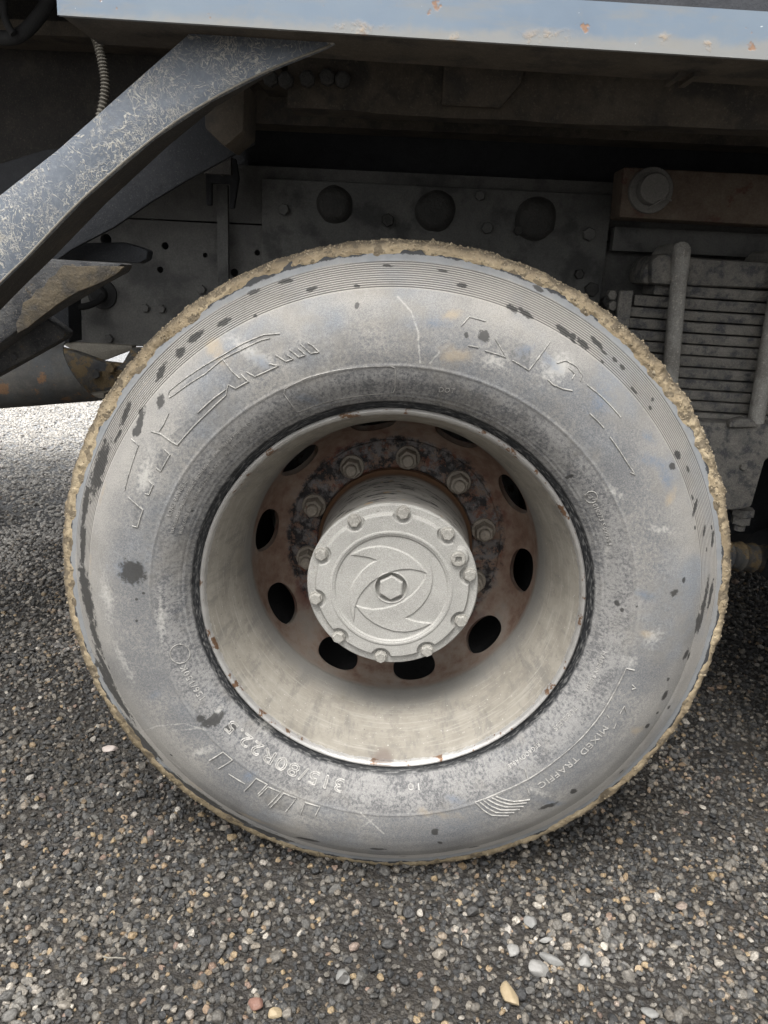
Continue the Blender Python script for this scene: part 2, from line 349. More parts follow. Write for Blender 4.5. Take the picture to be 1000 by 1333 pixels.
def mat_strut():
    b = NB('scratched_dark_blue_paint'); b.P = b.n('ShaderNodeNewGeometry').outputs['Position']
    n = b.noise(8, 5, .6); w = b.noise(9, 3, .6, out=1)
    v = b.n('ShaderNodeVectorMath', {0: b.P, 1: b.n('ShaderNodeVectorMath', {0: w, 1: (.05, .05, .05)}, operation='MULTIPLY').outputs[0]}, operation='ADD').outputs[0]
    f = b.noise(300, 3, .7)
    c = b.mix(n, (.078, .093, .115), (.15, .17, .20))
    c = b.mix(b.rng(b.noise(150, 4, .75), .45, .72, 0, .5), c, (.23, .25, .27))
    def squig(sc, wd, s2, lo, hi):
        k = b.noise(sc, 2.5, .55, v, .9); d = b.math('ABSOLUTE', b.add(k, -.5)); return b.mul(b.rng(d, wd, wd * .35), b.rng(b.noise(s2, 4, .65), lo, hi))
    q1 = squig(46, .015, 17, .43, .55); q2 = squig(88, .022, 21, .42, .55); q3 = squig(140, .030, 15, .43, .56)
    q = b.math('MAXIMUM', q1, b.math('MAXIMUM', q2, q3)); q = b.mul(q, b.rng(b.noise(90, 3, .65), .30, .52))
    c = b.mix(b.mul(q, .8), c, b.mix(n, (.40, .375, .32), (.60, .57, .50)))
    c = b.mix(b.rng(b.noise(30, 5, .7), .61, .72, 0, .5), c, (.40, .355, .28))
    return b.fin(c, .6, b.add(b.mul(q, .8), b.mul(f, .4)), .5, .002)
def mat_ground():
    b = NB('damp_grit'); n = b.noise(3.2, 5, .6); 
    ce = b.vor(95, 'F1', 'Color'); cd_ = b.vor(95, 'F1', 'Distance'); rv = b.n('ShaderNodeSeparateColor', {0: ce}).outputs[0]
    g2 = b.vor(290, 'F1', 'Color'); r2 = b.n('ShaderNodeSeparateColor', {0: g2}).outputs[1]
    pal = [(.0, (.045, .045, .045)), (.35, (.085, .08, .075)), (.6, (.13, .12, .105)), (.8, (.20, .17, .13)), (.93, (.26, .245, .225)), (1, (.42, .40, .37))]
    c = b.mix(.45, b.ramp(rv, pal), b.ramp(r2, pal))
    c = b.mix(1, c, (.42, .41, .39), 'MULTIPLY'); c = b.mix(b.rng(n, .42, .62, .35, .85), c, (.026, .022, .018))
    x, y, z = b.xyz(); far_light = b.rng(b.add(y, b.mul(b.add(n, -.5), 1.0)), .9, 3.6); c = b.mix(far_light, c, b.mix(rv, (.25, .255, .26), (.55, .555, .56)))  # brighter daylight beyond the truck painted in as paler ground
    c = b.mix(b.rng(cd_, .4, .75, 0, .7), c, (.025, .022, .02))
    return b.fin(c, .72, b.add(b.mul(cd_, -1.0), b.mul(b.vor(290), -.35)), .9, .006)
def mat_stone():
    b = NB('gravel_stone'); oi = b.n('ShaderNodeObjectInfo').outputs['Random']; dry_lit = b.n('ShaderNodeAttribute', attribute_name='dry_lit', attribute_type='INSTANCER').outputs['Fac']  # per-stone tone
    q = b.n('ShaderNodeTexWhiteNoise', {'W': b.mul(oi, 731.7)}, noise_dimensions='1D').outputs[0]
    c = b.ramp(oi, [(0, (.026, .028, .031)), (.25, (.048, .050, .053)), (.48, (.078, .079, .078)), (.66, (.115, .109, .098)), (.79, (.16, .15, .135)),
                    (.86, (.22, .205, .18)), (.90, (.21, .155, .10)), (.935, (.30, .235, .145)), (.952, (.20, .14, .115)), (.972, (.28, .265, .24)), (1, (.38, .365, .335))])
    c = b.mix(b.rng(dry_lit, .7, 1.5, 0, .86), c, b.mix(oi, (.31, .315, .32), (.55, .555, .56))); c = b.mix(b.rng(dry_lit, -.05, -.7, 0, .60), c, (.016, .015, .013)); c = b.mix(b.rng(dry_lit, 0, 1, 0, 1, False), c, b.mix(1, b.mix(.18, c, (.30, .295, .285)), (1.55, 1.53, 1.5), 'MULTIPLY'))  # high values turn stones pale, standing in for stronger light
    c = b.mix(b.rng(dry_lit, -.45, .0), c, b.mix(1, c, (1.08, 1.06, 1.03), 'MULTIPLY'))
    pos = b.n('ShaderNodeVectorMath', {0: b.P, 1: b.comb(b.mul(q, 31), b.mul(q, 57), q)}, operation='ADD').outputs[0]
    n = b.noise(2.2, 5, .65, pos); c = b.mix(b.rng(n, .35, .7), b.mix(1, c, (.62, .60, .58), 'MULTIPLY'), b.mix(1, c, (1.25, 1.22, 1.18), 'MULTIPLY'))
    c = b.mix(b.rng(b.noise(7, 4, .7, pos), .55, .7, 0, .3), c, (.20, .18, .15))
    return b.fin(c, b.rng(q, 0, 1, .26, .66), b.noise(5, 5, .7, pos), .35, .15, spec=.5)

def mat_plain_stone(name, col, col2):
    b = NB(name); n = b.noise(90, 5, .65); return b.fin(b.mix(n, col, col2), .6, b.noise(220, 5, .7), .5, .002)

def mat_relief():
    b = NB('worn_relief'); n = b.noise(40, 4, .7); m = b.noise(150, 3, .7)
    return b.fin(b.mix(b.rng(b.add(n, b.mul(b.add(m, -.5), 1.4)), .3, .7), (.20, .195, .185), (.36, .348, .322)), .8, m, .3, .0006)
M = dict(relief=mat_relief(), tyre=mat_tyre(), letter=mat_letter(), mud=mat_mud(), rim=mat_rim(), cast=mat_cast(), hub=mat_hub(), rail=mat_rail(), strut=mat_strut(),
         ground=mat_ground(), stone=mat_stone())
M['frame'] = mat_metal('dusty_frame_paint', [(.25, (.10, .10, .098)), (.5, (.165, .163, .155)), (.75, (.215, .21, .195))], 6, dark=((.05, .05, .052), .6))
M['plate'] = mat_metal('dusty_bracket_plate', [(.25, (.10, .102, .10)), (.5, (.16, .16, .152)), (.75, (.21, .205, .19))], 8, dark=((.045, .045, .045), .7))
M['grease'] = mat_metal('greasy_black_steel', [(.3, (.035, .035, .034)), (.55, (.07, .068, .063)), (.8, (.12, .115, .105))], 30, rough=.7, bump=.8)
M['black'] = mat_metal('black_underbody_paint', [(.3, (.025, .027, .032)), (.6, (.05, .052, .058)), (.8, (.085, .08, .072))], 14)
M['blueblack'] = mat_metal('dark_blue_paint', [(.3, (.012, .014, .018)), (.55, (.022, .025, .031)), (.8, (.06, .06, .06))], 18, light=((.13, .125, .115), .4))
M['brown'] = mat_metal('muddy_brown_steel', [(.28, (.05, .040, .029)), (.5, (.095, .077, .057)), (.75, (.15, .125, .095))], 11, dark=((.028, .026, .024), .75), light=((.19, .165, .125), .4))
M['rustbar'] = mat_metal('rust_red_steel', [(.3, (.085, .055, .042)), (.5, (.16, .118, .088)), (.75, (.23, .19, .145))], 10, rust=(.085, .04, .03), rust_amt=.42, light=((.24, .20, .12), .4))
M['leaf'] = mat_metal('dusty_leaf_steel', [(.3, (.13, .13, .128)), (.5, (.25, .237, .212)), (.72, (.35, .33, .295))], 30, dark=((.065, .07, .083), .8), light=((.42, .40, .36), .5), bump=.9)
M['ubolt'] = mat_metal('pitted_grey_steel', [(.3, (.34, .33, .305)), (.55, (.45, .435, .40)), (.8, (.54, .52, .475))], 9, light=((.72, .68, .60), .8), dark=((.22, .205, .18), .6), bump=1.0)
M['washer'] = mat_metal('grey_washer_steel', [(.3, (.19, .185, .17)), (.6, (.27, .26, .24)), (.8, (.32, .31, .28))], 22)
M['nut'] = mat_metal('dusty_wheel_nut', [(.3, (.15, .125, .10)), (.5, (.27, .235, .19)), (.75, (.36, .325, .275))], 26, rust=(.10, .05, .03), rust_amt=.36, rough=.6)
M['capbolt'] = mat_metal('dusty_bolt_head', [(.3, (.28, .265, .235)), (.55, (.36, .345, .31)), (.8, (.42, .40, .36))], 30, light=((.55, .53, .48), .4))
M['muddy'] = mat_metal('mud_smeared_bracket', [(.3, (.055, .055, .055)), (.48, (.10, .095, .085)), (.7, (.19, .165, .13))], 12, rust=(.15, .105, .05), rust_amt=.52, dark=((.05, .055, .065), .8), bump=1.0)
M['grime'] = mat_metal('grimy_dark_steel', [(.3, (.020, .019, .019)), (.52, (.038, .034, .030)), (.75, (.085, .072, .058))], 14, light=((.14, .115, .085), .5), bump=.8)
M['tank'] = mat_metal('rust_streaked_tank', [(.28, (.035, .036, .038)), (.5, (.075, .073, .068)), (.75, (.15, .135, .112))], 11, rust=(.14, .075, .035), rust_amt=.43, dark=((.07, .08, .088), .7))
M['bracket'] = mat_metal('scraped_black_bracket', [(.3, (.03, .032, .036)), (.5, (.065, .066, .068)), (.72, (.13, .125, .115))], 16, light=((.22, .20, .165), .6), dark=((.022, .024, .03), .8), rust=(.09, .065, .035), rust_amt=.40, bump=1.0)
M['smear'] = mat_metal('smeared_mud', [(.3, (.045, .038, .028)), (.5, (.105, .083, .052)), (.72, (.17, .135, .088))], 22, dark=((.04, .038, .036), .7), bump=1.0)
M['beige'] = mat_metal('clay_coated_steel', [(.3, (.17, .155, .125)), (.55, (.26, .24, .20)), (.8, (.32, .30, .25))], 14)
M['hose'] = mat_metal('ribbed_plastic', [(.3, (.10, .09, .075)), (.6, (.18, .165, .135)), (.8, (.24, .22, .18))], 20)
M['rubber'] = mat_metal('black_rubber', [(.3, (.018, .018, .018)), (.6, (.032, .032, .033)), (.8, (.06, .058, .055))], 14)
M['grit'] = mat_metal('grit_in_mud', [(.3, (.20, .165, .115)), (.5, (.32, .26, .17)), (.75, (.46, .41, .32))], 160)

# ------------------------------------------------------------------ ground: one sheet to the horizon, with the near part gently uneven
def ground_z(x, y):
    P = np.stack([np.asarray(x) * 1.6, np.asarray(y) * 1.6, 0 * np.asarray(x)], -1)
    fall = np.clip(1 - (np.hypot(np.asarray(x), np.asarray(y) - 1.0) - 4) / 4, 0, 1)
    return (fbm(P, 3, 5) - .5) * .030 * fall - .006
gx = np.concatenate([[-300, -60, -20], np.arange(-9, 9.01, .12), [20, 60, 300]]); gy = np.concatenate([[-300, -60, -20], np.arange(-8, 11.01, .12), [25, 60, 300]])
XX, YY = np.meshgrid(gx, gy); ZZ = ground_z(XX, YY); nx = len(gx); ny = len(gy)
ii, jj = np.meshgrid(np.arange(ny - 1), np.arange(nx - 1), indexing='ij'); a_ = (ii * nx + jj).ravel()
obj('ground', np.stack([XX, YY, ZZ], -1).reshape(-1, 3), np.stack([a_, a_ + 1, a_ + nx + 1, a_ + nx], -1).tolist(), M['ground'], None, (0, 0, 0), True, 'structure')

# gravel: stones of a few shapes scattered over the sheet
def stone_geo(seed, sub=3, flat=.62, cuts=7):
    bm = bmesh.new(); bmesh.ops.create_icosphere(bm, subdivisions=sub, radius=1.0); r0 = np.random.RandomState(seed)
    V = np.array([v.co[:] for v in bm.verts]); F = [[v.index for v in f.verts] for f in bm.faces]; bm.free()
    V = V * (1 + .5 * (fbm(V * 1.1 + seed * 3.1, 3, seed) - .5))[:, None]
    for k in range(cuts):
        n = r0.normal(size=3); n /= np.linalg.norm(n); d = V @ n; lim = r0.uniform(.58, .86); V = V - np.outer(np.clip(d - lim, 0, None) * .86, n)
    V *= np.array([1, r0.uniform(.68, .95), flat * r0.uniform(.8, 1.25)]); V /= np.abs(V).max()
    return V, F
protos = bpy.data.collections.new('stone_shapes')
for k in range(12):
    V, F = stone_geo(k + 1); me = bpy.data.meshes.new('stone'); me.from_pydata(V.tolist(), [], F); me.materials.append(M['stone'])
    me.polygons.foreach_set('use_smooth', np.ones(len(F), bool)); me.set_sharp_from_angle(angle=R(38))
    protos.objects.link(bpy.data.objects.new('stone', me))
def scatter(x0, x1, y0, y1, per, lo, hi, mu, sg):
    n = int((x1 - x0) * (y1 - y0) * per); x = rs.uniform(x0, x1, n); y = rs.uniform(y0, y1, n)
    s = np.clip(np.exp(rs.normal(math.log(mu), sg, n)), lo, hi) / 2; return x, y, s
parts_ = [scatter(-1.9, 1.9, -.75, 1.7, 13500, .004, .011, .0072, .26), scatter(-1.9, 1.9, -.75, 1.7, 7200, .008, .022, .0112, .27),
          scatter(-4.6, -.35, 1.7, 5.2, 4200, .008, .026, .0135, .26), scatter(-.35, 2.6, 1.7, 4.0, 2600, .009, .026, .0135, .26)]
px_, py_, ps_ = [np.concatenate(c) for c in zip(*parts_)]
clump = fbm(np.stack([px_ * 4.5, py_ * 4.5, 0 * px_], -1), 3, 31); keep = rs.uniform(size=len(px_)) < np.clip((clump - .26) * 4.5 + (ps_ > .0048) * .25, .55, 1)
sml_ = np.clip((.0052 - ps_) / .003, 0, 1)[keep]; px_, py_, ps_ = px_[keep], py_[keep], ps_[keep]; N_ = len(px_)
gm = bpy.data.meshes.new('gravel'); gm.from_pydata(np.stack([px_, py_, ground_z(px_, py_) + ps_ * rs.uniform(-.25, .85, N_)], -1).tolist(), [], [])
def gattr(nm, ty, arr):
    a = gm.attributes.new(nm, ty, 'POINT'); a.data.foreach_set('vector' if ty == 'FLOAT_VECTOR' else 'value', arr.ravel())
gattr('rot', 'FLOAT_VECTOR', np.stack([rs.normal(0, .42, N_), rs.normal(0, .42, N_), rs.uniform(0, 6.28, N_)], -1).astype(np.float32))
gattr('siz', 'FLOAT_VECTOR', (ps_[:, None] * rs.uniform(.82, 1.18, (N_, 3))).astype(np.float32))
pq = atz(790, 1240); dryf = fbm(np.stack([px_ * 2.2, py_ * 2.2, 0 * px_], -1), 4, 91)
dry_lit_ = np.clip((dryf - .55) * 4, 0, .6) + (.55 + .3 * rs.uniform(size=N_)) * np.clip(1.3 - np.hypot((px_ - pq[0]) / .26, (py_ - pq[1]) / .085), 0, 1) * (dryf > .38) + 1.6 * np.clip((py_ - .35) / 2.5, 0, 1) * (px_ < -.3) + rs.normal(0, .15, N_) - sml_ * .9 - .5 * np.clip(1.2 - np.hypot((px_ + .62) / .30, (py_ - .30) / .22), 0, 1)  # patches of dryness, plus left-side brightening with depth that imitates open light
gattr('dry_lit', 'FLOAT', np.clip(dry_lit_, -.9, 1.6).astype(np.float32))
gattr('idx', 'INT', rs.randint(0, 12, N_).astype(np.int32))
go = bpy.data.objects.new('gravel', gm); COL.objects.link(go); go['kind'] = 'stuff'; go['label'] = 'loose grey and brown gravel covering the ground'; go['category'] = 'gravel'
ng = bpy.data.node_groups.new('scatter_stones', 'GeometryNodeTree'); ng.interface.new_socket('Geometry', in_out='INPUT', socket_type='NodeSocketGeometry'); ng.interface.new_socket('Geometry', in_out='OUTPUT', socket_type='NodeSocketGeometry')
gi = ng.nodes.new('NodeGroupInput'); gout = ng.nodes.new('NodeGroupOutput'); ci = ng.nodes.new('GeometryNodeCollectionInfo'); ci.inputs['Collection'].default_value = protos
ci.inputs['Separate Children'].default_value = True; ci.inputs['Reset Children'].default_value = True
ip = ng.nodes.new('GeometryNodeInstanceOnPoints'); ip.inputs['Pick Instance'].default_value = True
def na(nm, ty): q = ng.nodes.new('GeometryNodeInputNamedAttribute'); q.data_type = ty; q.inputs['Name'].default_value = nm; return q.outputs['Attribute']
ng.links.new(gi.outputs[0], ip.inputs['Points']); ng.links.new(ci.outputs[0], ip.inputs['Instance']); ng.links.new(na('idx', 'INT'), ip.inputs['Instance Index'])
ng.links.new(na('rot', 'FLOAT_VECTOR'), ip.inputs['Rotation']); ng.links.new(na('siz', 'FLOAT_VECTOR'), ip.inputs['Scale']); ng.links.new(ip.outputs[0], gout.inputs[0])
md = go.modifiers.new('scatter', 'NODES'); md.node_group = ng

# ------------------------------------------------------------------ the truck
T = empty('truck', (0.0, 0.75, 0.0), 'blue grey dump truck seen close at its mud caked rear wheel', 'truck')

# tyre ------------------------------------------------------------
def tyre_rows():
    rr = [(.2900, .030), (.2925, .022), (.2955, .017)]
    r = .2985
    while r < .4644: rr.append((r, float(prof(r)))); r += .0017
    g = [0.0] * len(rr)
    n = 12; p = (.5000 - .4644) / n
    for k in range(n):                                  # twelve fine ribs cut round the shoulder
        for q, gv, dd in ((.0, 0, 0.), (.52, 0, 0.), (.66, .9, .0012), (.84, 1, .0013)):
            x = .4644 + p * (k + q); rr.append((x, float(prof(x)) + dd)); g.append(gv)
    for x in np.arange(.5000, .5226, .0015): rr.append((x, float(prof(x)))); g.append(0)
    for q in ((.5238, .036), (.5250, .040), (.5262, .047), (.5272, .056), (.528, .07), (.5295, .10), (.530, .14), (.5295, .18), (.528, .21), (.525, .235), (.518, .25), (.50, .258), (.45, .29), (.40, .302), (.35, .29), (.31, .265), (.292, .235)):
        rr.append(q); g.append(0)
    return np.array(rr), np.array(g)
TR, TG = tyre_rows()
def bump_ring(P, c, w, h):
    d = np.abs(P[:, 0] - c); P[:, 1] -= np.where(P[:, 1] < .03, h * np.clip(1 - d / w, 0, 1), 0)
# the raised ring half way up, and the small lines by the bead
fine = []
TP2 = TR.copy(); bump_ring(TP2, .3636, .0022, .0014); bump_ring(TP2, .3240, .0020, .0010); bump_ring(TP2, .3185, .0022, .0016)
SEG = 1800; th = np.arange(SEG) * 2 * np.pi / SEG; nr = len(TP2)
Rr = np.repeat(TP2[:, 0:1], SEG, 1); Yy = np.repeat(TP2[:, 1:2], SEG, 1); TH = np.repeat(th[None], nr, 0)
ux, uz = np.cos(TH), np.sin(TH)
Yy = Yy + und(Rr, TH)
X = Rr * ux; Z = np.maximum(Rr * uz, -.5225)
def spots(lst):
    f = np.full(X.shape, -1.0)
    for (cx, cy, rx, ry, an) in lst:
        r_, t_ = side(cx, cy); x0, z0 = r_ * math.cos(t_), r_ * math.sin(t_); k = .00111
        dx, dz = (X - x0), (Z - z0); an = an if ry > rx else -an; ca, sa = math.cos(R(an)), math.sin(R(an))
        d = np.sqrt(((dx * ca + dz * sa) / (rx * k)) ** 2 + ((-dx * sa + dz * ca) / (ry * k)) ** 2)
        f = np.maximum(f, np.clip(1.05 - d, -1, 1))
    return f
dark_spots = [(129, 612, 12, 46, -18), (112, 655, 7, 34, -10), (108, 706, 7, 38, -3), (113, 775, 14, 54, 10), (125, 830, 8, 30, 20), (148, 900, 14, 60, 32), (184, 962, 14, 52, 42), (225, 1012, 12, 50, 52), (262, 1036, 15, 44, 60), (300, 1062, 12, 44, 66), (350, 1086, 9, 46, 74), (137, 870, 8, 44, 26),
              (172, 745, 20, 19, 0), (182, 550, 6, 24, -12), (177, 562, 7, 9, 0), (209, 523, 6, 10, -10), (163, 540, 5, 18, -20), (210, 484, 6, 13, -25), (235, 458, 6, 10, -50), (255, 438, 5, 14, -55), (291, 420, 4, 12, -60), (330, 380, 3, 11, -70), (372, 366, 3, 12, -75), (405, 376, 3, 9, -70),
              (400, 1093, 20, 4, 3), (492, 1105, 16, 3, -2), (566, 1083, 6, 7, 0), (573, 1097, 5, 3, 30), (618, 1103, 11, 3, -10), (747, 1030, 6, 6, 0), (714, 1049, 16, 5, -25), (843, 945, 4, 5, 0), (866, 905, 5, 9, -10), (871, 921, 3, 5, 0), (893, 852, 4, 9, -8), (856, 928, 3, 3, 0), (870, 884, 3, 4, 0),
              (878, 771, 6, 5, -20), (890, 755, 3, 5, 0), (916, 790, 5, 42, -3), (908, 812, 4, 20, 0), (925, 775, 4, 26, -2), (804, 785, 4, 5, 30), (810, 794, 3, 4, 0), (829, 789, 2, 2, 0), (742, 620, 3, 6, -55),
              (631, 437, 8, 8, 0), (607, 436, 3, 4, 0), (465, 398, 3, 4, 0), (667, 402, 10, 4, 30), (684, 408, 12, 4, 32), (735, 432, 14, 4, 38), (760, 448, 12, 4, 40), (745, 438, 6, 4, 0), (700, 375, 8, 3, 25), (600, 371, 9, 3, 12), (575, 352, 9, 2, 8), (505, 346, 8, 2, 0), (465, 372, 5, 2, 0), (777, 446, 12, 4, 42), (882, 592, 7, 5, 50), (875, 607, 5, 6, 20),
              (277, 938, 17, 9, -25), (300, 948, 9, 6, 0), (261, 935, 9, 6, 0), (270, 1056, 4, 3, 0), (223, 983, 3, 3, 0), (318, 668, 3, 3, 0), (250, 665, 2, 2, 0), (187, 772, 2, 2, 0), (178, 780, 2, 2, 0), (178, 808, 2, 2, 0), (928, 700, 3, 14, 0), (905, 660, 3, 12, -20), (917, 690, 3, 10, -12), (880, 520, 4, 6, -45), (850, 520, 3, 3, 0), (810, 478, 5, 3, 45), (800, 468, 4, 3, 45)]
for k in range(34):                                     # more flecks where the ribs were splashed
    a = rnd.uniform(0, 360); r_ = rnd.uniform(.462, .50); q = (0.0,)
    if 200 < a < 340 and rnd.random() < .5: continue
    p_ = np.array([r_ * math.cos(R(a)), float(prof(r_)), r_ * math.sin(R(a)) + G]) - CAM; zc = p_ @ _fw
    dark_spots.append((500 + F_PX * (p_ @ _rt) / zc, 666.5 - F_PX * (p_ @ _up) / zc, rnd.uniform(1.5, 3), rnd.uniform(3, 8), a))
dk = spots(dark_spots)
blue_spots = [(850, 600, 38, 14, 20), (868, 625, 12, 30, 25), (690, 455, 34, 14, -28), (715, 470, 26, 10, 40), (845, 570, 18, 10, 30), (780, 520, 30, 30, 0), (840, 775, 30, 9, 15), (400, 520, 40, 14, 18), (340, 470, 26, 12, 30), (560, 420, 40, 14, 0), (720, 1045, 40, 10, 22), (590, 1040, 30, 10, 10), (160, 742, 34, 30, 0), (200, 905, 26, 12, -40), (325, 1010, 22, 12, -30)]
tan_spots = [(134, 640, 5, 30, -16), (118, 730, 4, 22, -4), (150, 900, 5, 32, 30), (250, 1020, 16, 30, 55), (330, 1066, 9, 40, 70), (590, 410, 22, 8, -10), (840, 825, 18, 10, 0), (880, 470, 8, 20, 40), (830, 950, 18, 12, 0), (575, 1060, 50, 10, 5), (872, 650, 10, 24, -20), (600, 460, 40, 20, 0), (280, 460, 40, 16, 40), (922, 800, 3, 24, 0)]
pale_spots = [(725, 480, 40, 26, -30), (640, 470, 30, 14, -10), (850, 830, 18, 22, 0), (800, 640, 26, 10, 20), (860, 690, 30, 12, 10), (790, 720, 5, 26, 12), (140, 780, 14, 60, 5), (160, 860, 14, 50, 20), (260, 980, 40, 9, -28), (480, 1070, 26, 4, -40), (350, 940, 20, 20, 0), (820, 860, 14, 18, 0), (700, 1030, 50, 8, 22), (190, 620, 14, 60, -14), (330, 460, 60, 14, 28), (210, 800, 10, 60, 0), (285, 925, 22, 7, -50), (240, 950, 40, 3, -10)]
def scuff(pts):
    o = []
    for (a, b2) in zip(pts, pts[1:]):
        L = math.hypot(b2[0] - a[0], b2[1] - a[1])
        for k in range(int(L / 2) + 1): t = k * 2 / L; o.append((a[0] + (b2[0] - a[0]) * t, a[1] + (b2[1] - a[1]) * t, 2.2, 2.2, 0))
    return o
pale_spots += scuff([(518, 386), (535, 405), (544, 430), (547, 472)]) + scuff([(560, 472), (572, 458)]) + scuff([(170, 958), (205, 945), (240, 942), (268, 950)]) + scuff([(470, 1058), (500, 1085)]) + scuff([(205, 975), (235, 1000)]) + scuff([(640, 470), (660, 480)])
pw = np.stack([X, Yy, Z + G], -1) - CAM; pz = pw @ _fw; PX = 500 + F_PX * (pw @ _rt) / pz; PY = 666.5 - F_PX * (pw @ _up) / pz
Q2 = [[(150 + x / 3.571, 400 + y / 3.571) for x, y in l] for l in ([(250, 420), (275, 400), (400, 285), (500, 222), (600, 165), (690, 128), (765, 122), (720, 143), (680, 152), (580, 200), (500, 240), (420, 308)], [(290, 640), (515, 410), (520, 380), (450, 430), (300, 560), (250, 600)],
      [(525, 360), (560, 378), (620, 345), (585, 330), (545, 300)], [(610, 300), (650, 322), (760, 272), (715, 255), (660, 270)], [(745, 225), (795, 252), (828, 240), (790, 215)], [(808, 195), (855, 232), (885, 222), (850, 190)], [(860, 170), (910, 215), (948, 208), (900, 165)], [(190, 745), (212, 762), (255, 685), (215, 650)], [(140, 865), (158, 870), (178, 825), (150, 800)], [(80, 1015), (105, 1022), (130, 940), (90, 905)])]
Q2 += [[(180 + x / 4.167, 820 + y / 4.167) for x, y in l] for l in ([(385, 708), (460, 662), (512, 705), (435, 752)], [(575, 875), (640, 805), (700, 838), (650, 890)], [(655, 900), (705, 850), (772, 880), (705, 950)], [(715, 965), (790, 885), (858, 912), (800, 985)], [(860, 1000), (905, 935), (985, 958), (960, 1030)])]
Q2 += [[(560 + x / 2.941, 380 + y / 2.941) for x, y in l] for l in ([(210, 225), (290, 250), (378, 300), (385, 210), (290, 165), (260, 180)],)]
fill = np.zeros(X.shape)
for pl in Q2:
    ins = np.zeros(X.shape, bool)
    for a, b2 in zip(pl, pl[1:] + pl[:1]):
        if a[1] != b2[1]: ins ^= ((a[1] > PY) != (b2[1] > PY)) & (PX < (b2[0] - a[0]) * (PY - a[1]) / (b2[1] - a[1]) + a[0])
    fill[ins] = 1
pf = spots(pale_spots[:18]); pf = np.maximum(pf, spots(pale_spots[18:]) * 1.4)
iidx = np.arange(nr - 1)[:, None]; jidx = np.arange(SEG)[None]; jn = (jidx + 1) % SEG
TF = np.stack([iidx * SEG + jidx, iidx * SEG + jn, (iidx + 1) * SEG + jn, (iidx + 1) * SEG + jidx], -1).reshape(-1, 4)
AX = (0, 0, G)
tyre = obj('tyre', np.stack([X, Yy, Z + G], -1).reshape(-1, 3), TF.tolist(), M['tyre'], T, AX, True,
           attrs=dict(dark=dk.ravel(), blue=spots(blue_spots).ravel(), tan=spots(tan_spots).ravel(), pale=pf.ravel(), groove=np.repeat(TG, SEG), fill=fill.ravel()))

# mud crust on shoulder and tread ------------------------------------
mp = np.array([(.486, .0095), (.491, .0148), (.496, .0198), (.5005, .0240), (.505, .0251), (.509, .0262), (.513, .0272), (.517, .0285), (.5205, .0312), (.5228, .0337), (.5242, .0375), (.5252, .0420), (.526, .048), (.527, .056), (.528, .07), (.529, .09), (.530, .12), (.530, .15), (.529, .19), (.526, .23)])
ms = np.concatenate([[0], np.cumsum(np.hypot(*np.diff(mp, axis=0).T))]); mu_ = np.concatenate([np.arange(0, .062, .0011), np.arange(.062, ms[-1], .006)])
mr = np.interp(mu_, ms, mp[:, 0]); my = np.interp(mu_, ms, mp[:, 1])
tn = np.gradient(np.stack([mr, my], -1), axis=0); tn /= np.linalg.norm(tn, axis=1)[:, None]; nrm = np.stack([tn[:, 1], -tn[:, 0]], -1)   # outward
MS = 2600; mth = np.arange(MS) * 2 * np.pi / MS; deg = np.degrees(mth) % 360
def ring_interp(tab): a = [t[0] for t in tab]; v = [t[1] for t in tab]; return np.interp(deg, a + [a[0] + 360], v + [v[0]])
edge_r = ring_interp([(0, .512), (20, .510), (40, .505), (60, .510), (80, .512), (95, .512), (110, .513), (130, .509), (150, .507), (165, .509), (180, .508), (200, .511), (215, .507), (235, .507), (255, .510), (270, .512), (290, .510), (310, .507), (330, .508), (345, .512)])
clod = ring_interp([(0, .55), (20, .9), (35, 1.3), (50, 1.25), (62, .7), (80, .35), (100, .3), (120, .4), (140, .55), (160, .5), (180, .55), (195, .35), (215, .15), (240, .1), (262, .25), (275, .25), (300, .5), (330, .6), (345, .6)])
wet = ring_interp([(0, .15), (60, .0), (120, .0), (165, .15), (195, .5), (215, .75), (250, .8), (285, .65), (310, .4), (335, .25)])
es = np.interp(edge_r, mp[:, 0], ms); cu, su = np.cos(mth), np.sin(mth)
U = np.repeat(mu_[:, None], MS, 1); E3 = np.stack([np.repeat((cu * .5)[None], len(mu_), 0), np.repeat((su * .5)[None], len(mu_), 0), U], -1)
lowf = fbm(E3 * 26, 3, 41) - .5; mf = fbm(E3 * 70, 3, 42); hf = fbm(E3 * 300, 3, 43) - .5
wrp = (fbm(E3 * 60, 2, 48) - .5)[..., None] * .02
bil = np.abs(2 * vnoise((E3 + wrp) * 95, 44) - 1) + .55 * np.abs(2 * vnoise((E3 - wrp) * 190, 45) - 1) + .3 * np.abs(2 * vnoise((E3 + wrp) * 380, 46) - 1)
dU = U - es[None] - lowf * .011 - (mf - .5) * .015 - hf * .005
t_ = np.clip(dU / .004, -1, 1) * .0011 + np.clip(dU / .02, 0, 1) * .0012
t_ = t_ + np.where(dU > 0, (np.clip(mf - .40, 0, .35) * bil * .020 * clod[None] * np.interp(U, [0, .035, .05], [1, 1, .45]) + (bil - .6) * .0012) * np.clip(dU / .005, 0, 1) + hf * .0012, 0)
for _ in range(2): t_ = (np.roll(t_, 1, 1) + t_ * 2 + np.roll(t_, -1, 1)) / 4; t_[1:-1] = (t_[:-2] + 2 * t_[1:-1] + t_[2:]) / 4
lug = np.clip(np.sin(mth * 52 + 1.2 * np.sin(mth * 7)) * 3, -1, 1)[None] * .0006 * (U > .03)
t_ = t_ + lug
mR = mr[:, None] + nrm[:, 0:1] * t_; mY = my[:, None] + nrm[:, 1:2] * t_
i_ = np.arange(len(mu_) - 1)[:, None]; j_ = np.arange(MS)[None]; jn = (j_ + 1) % MS
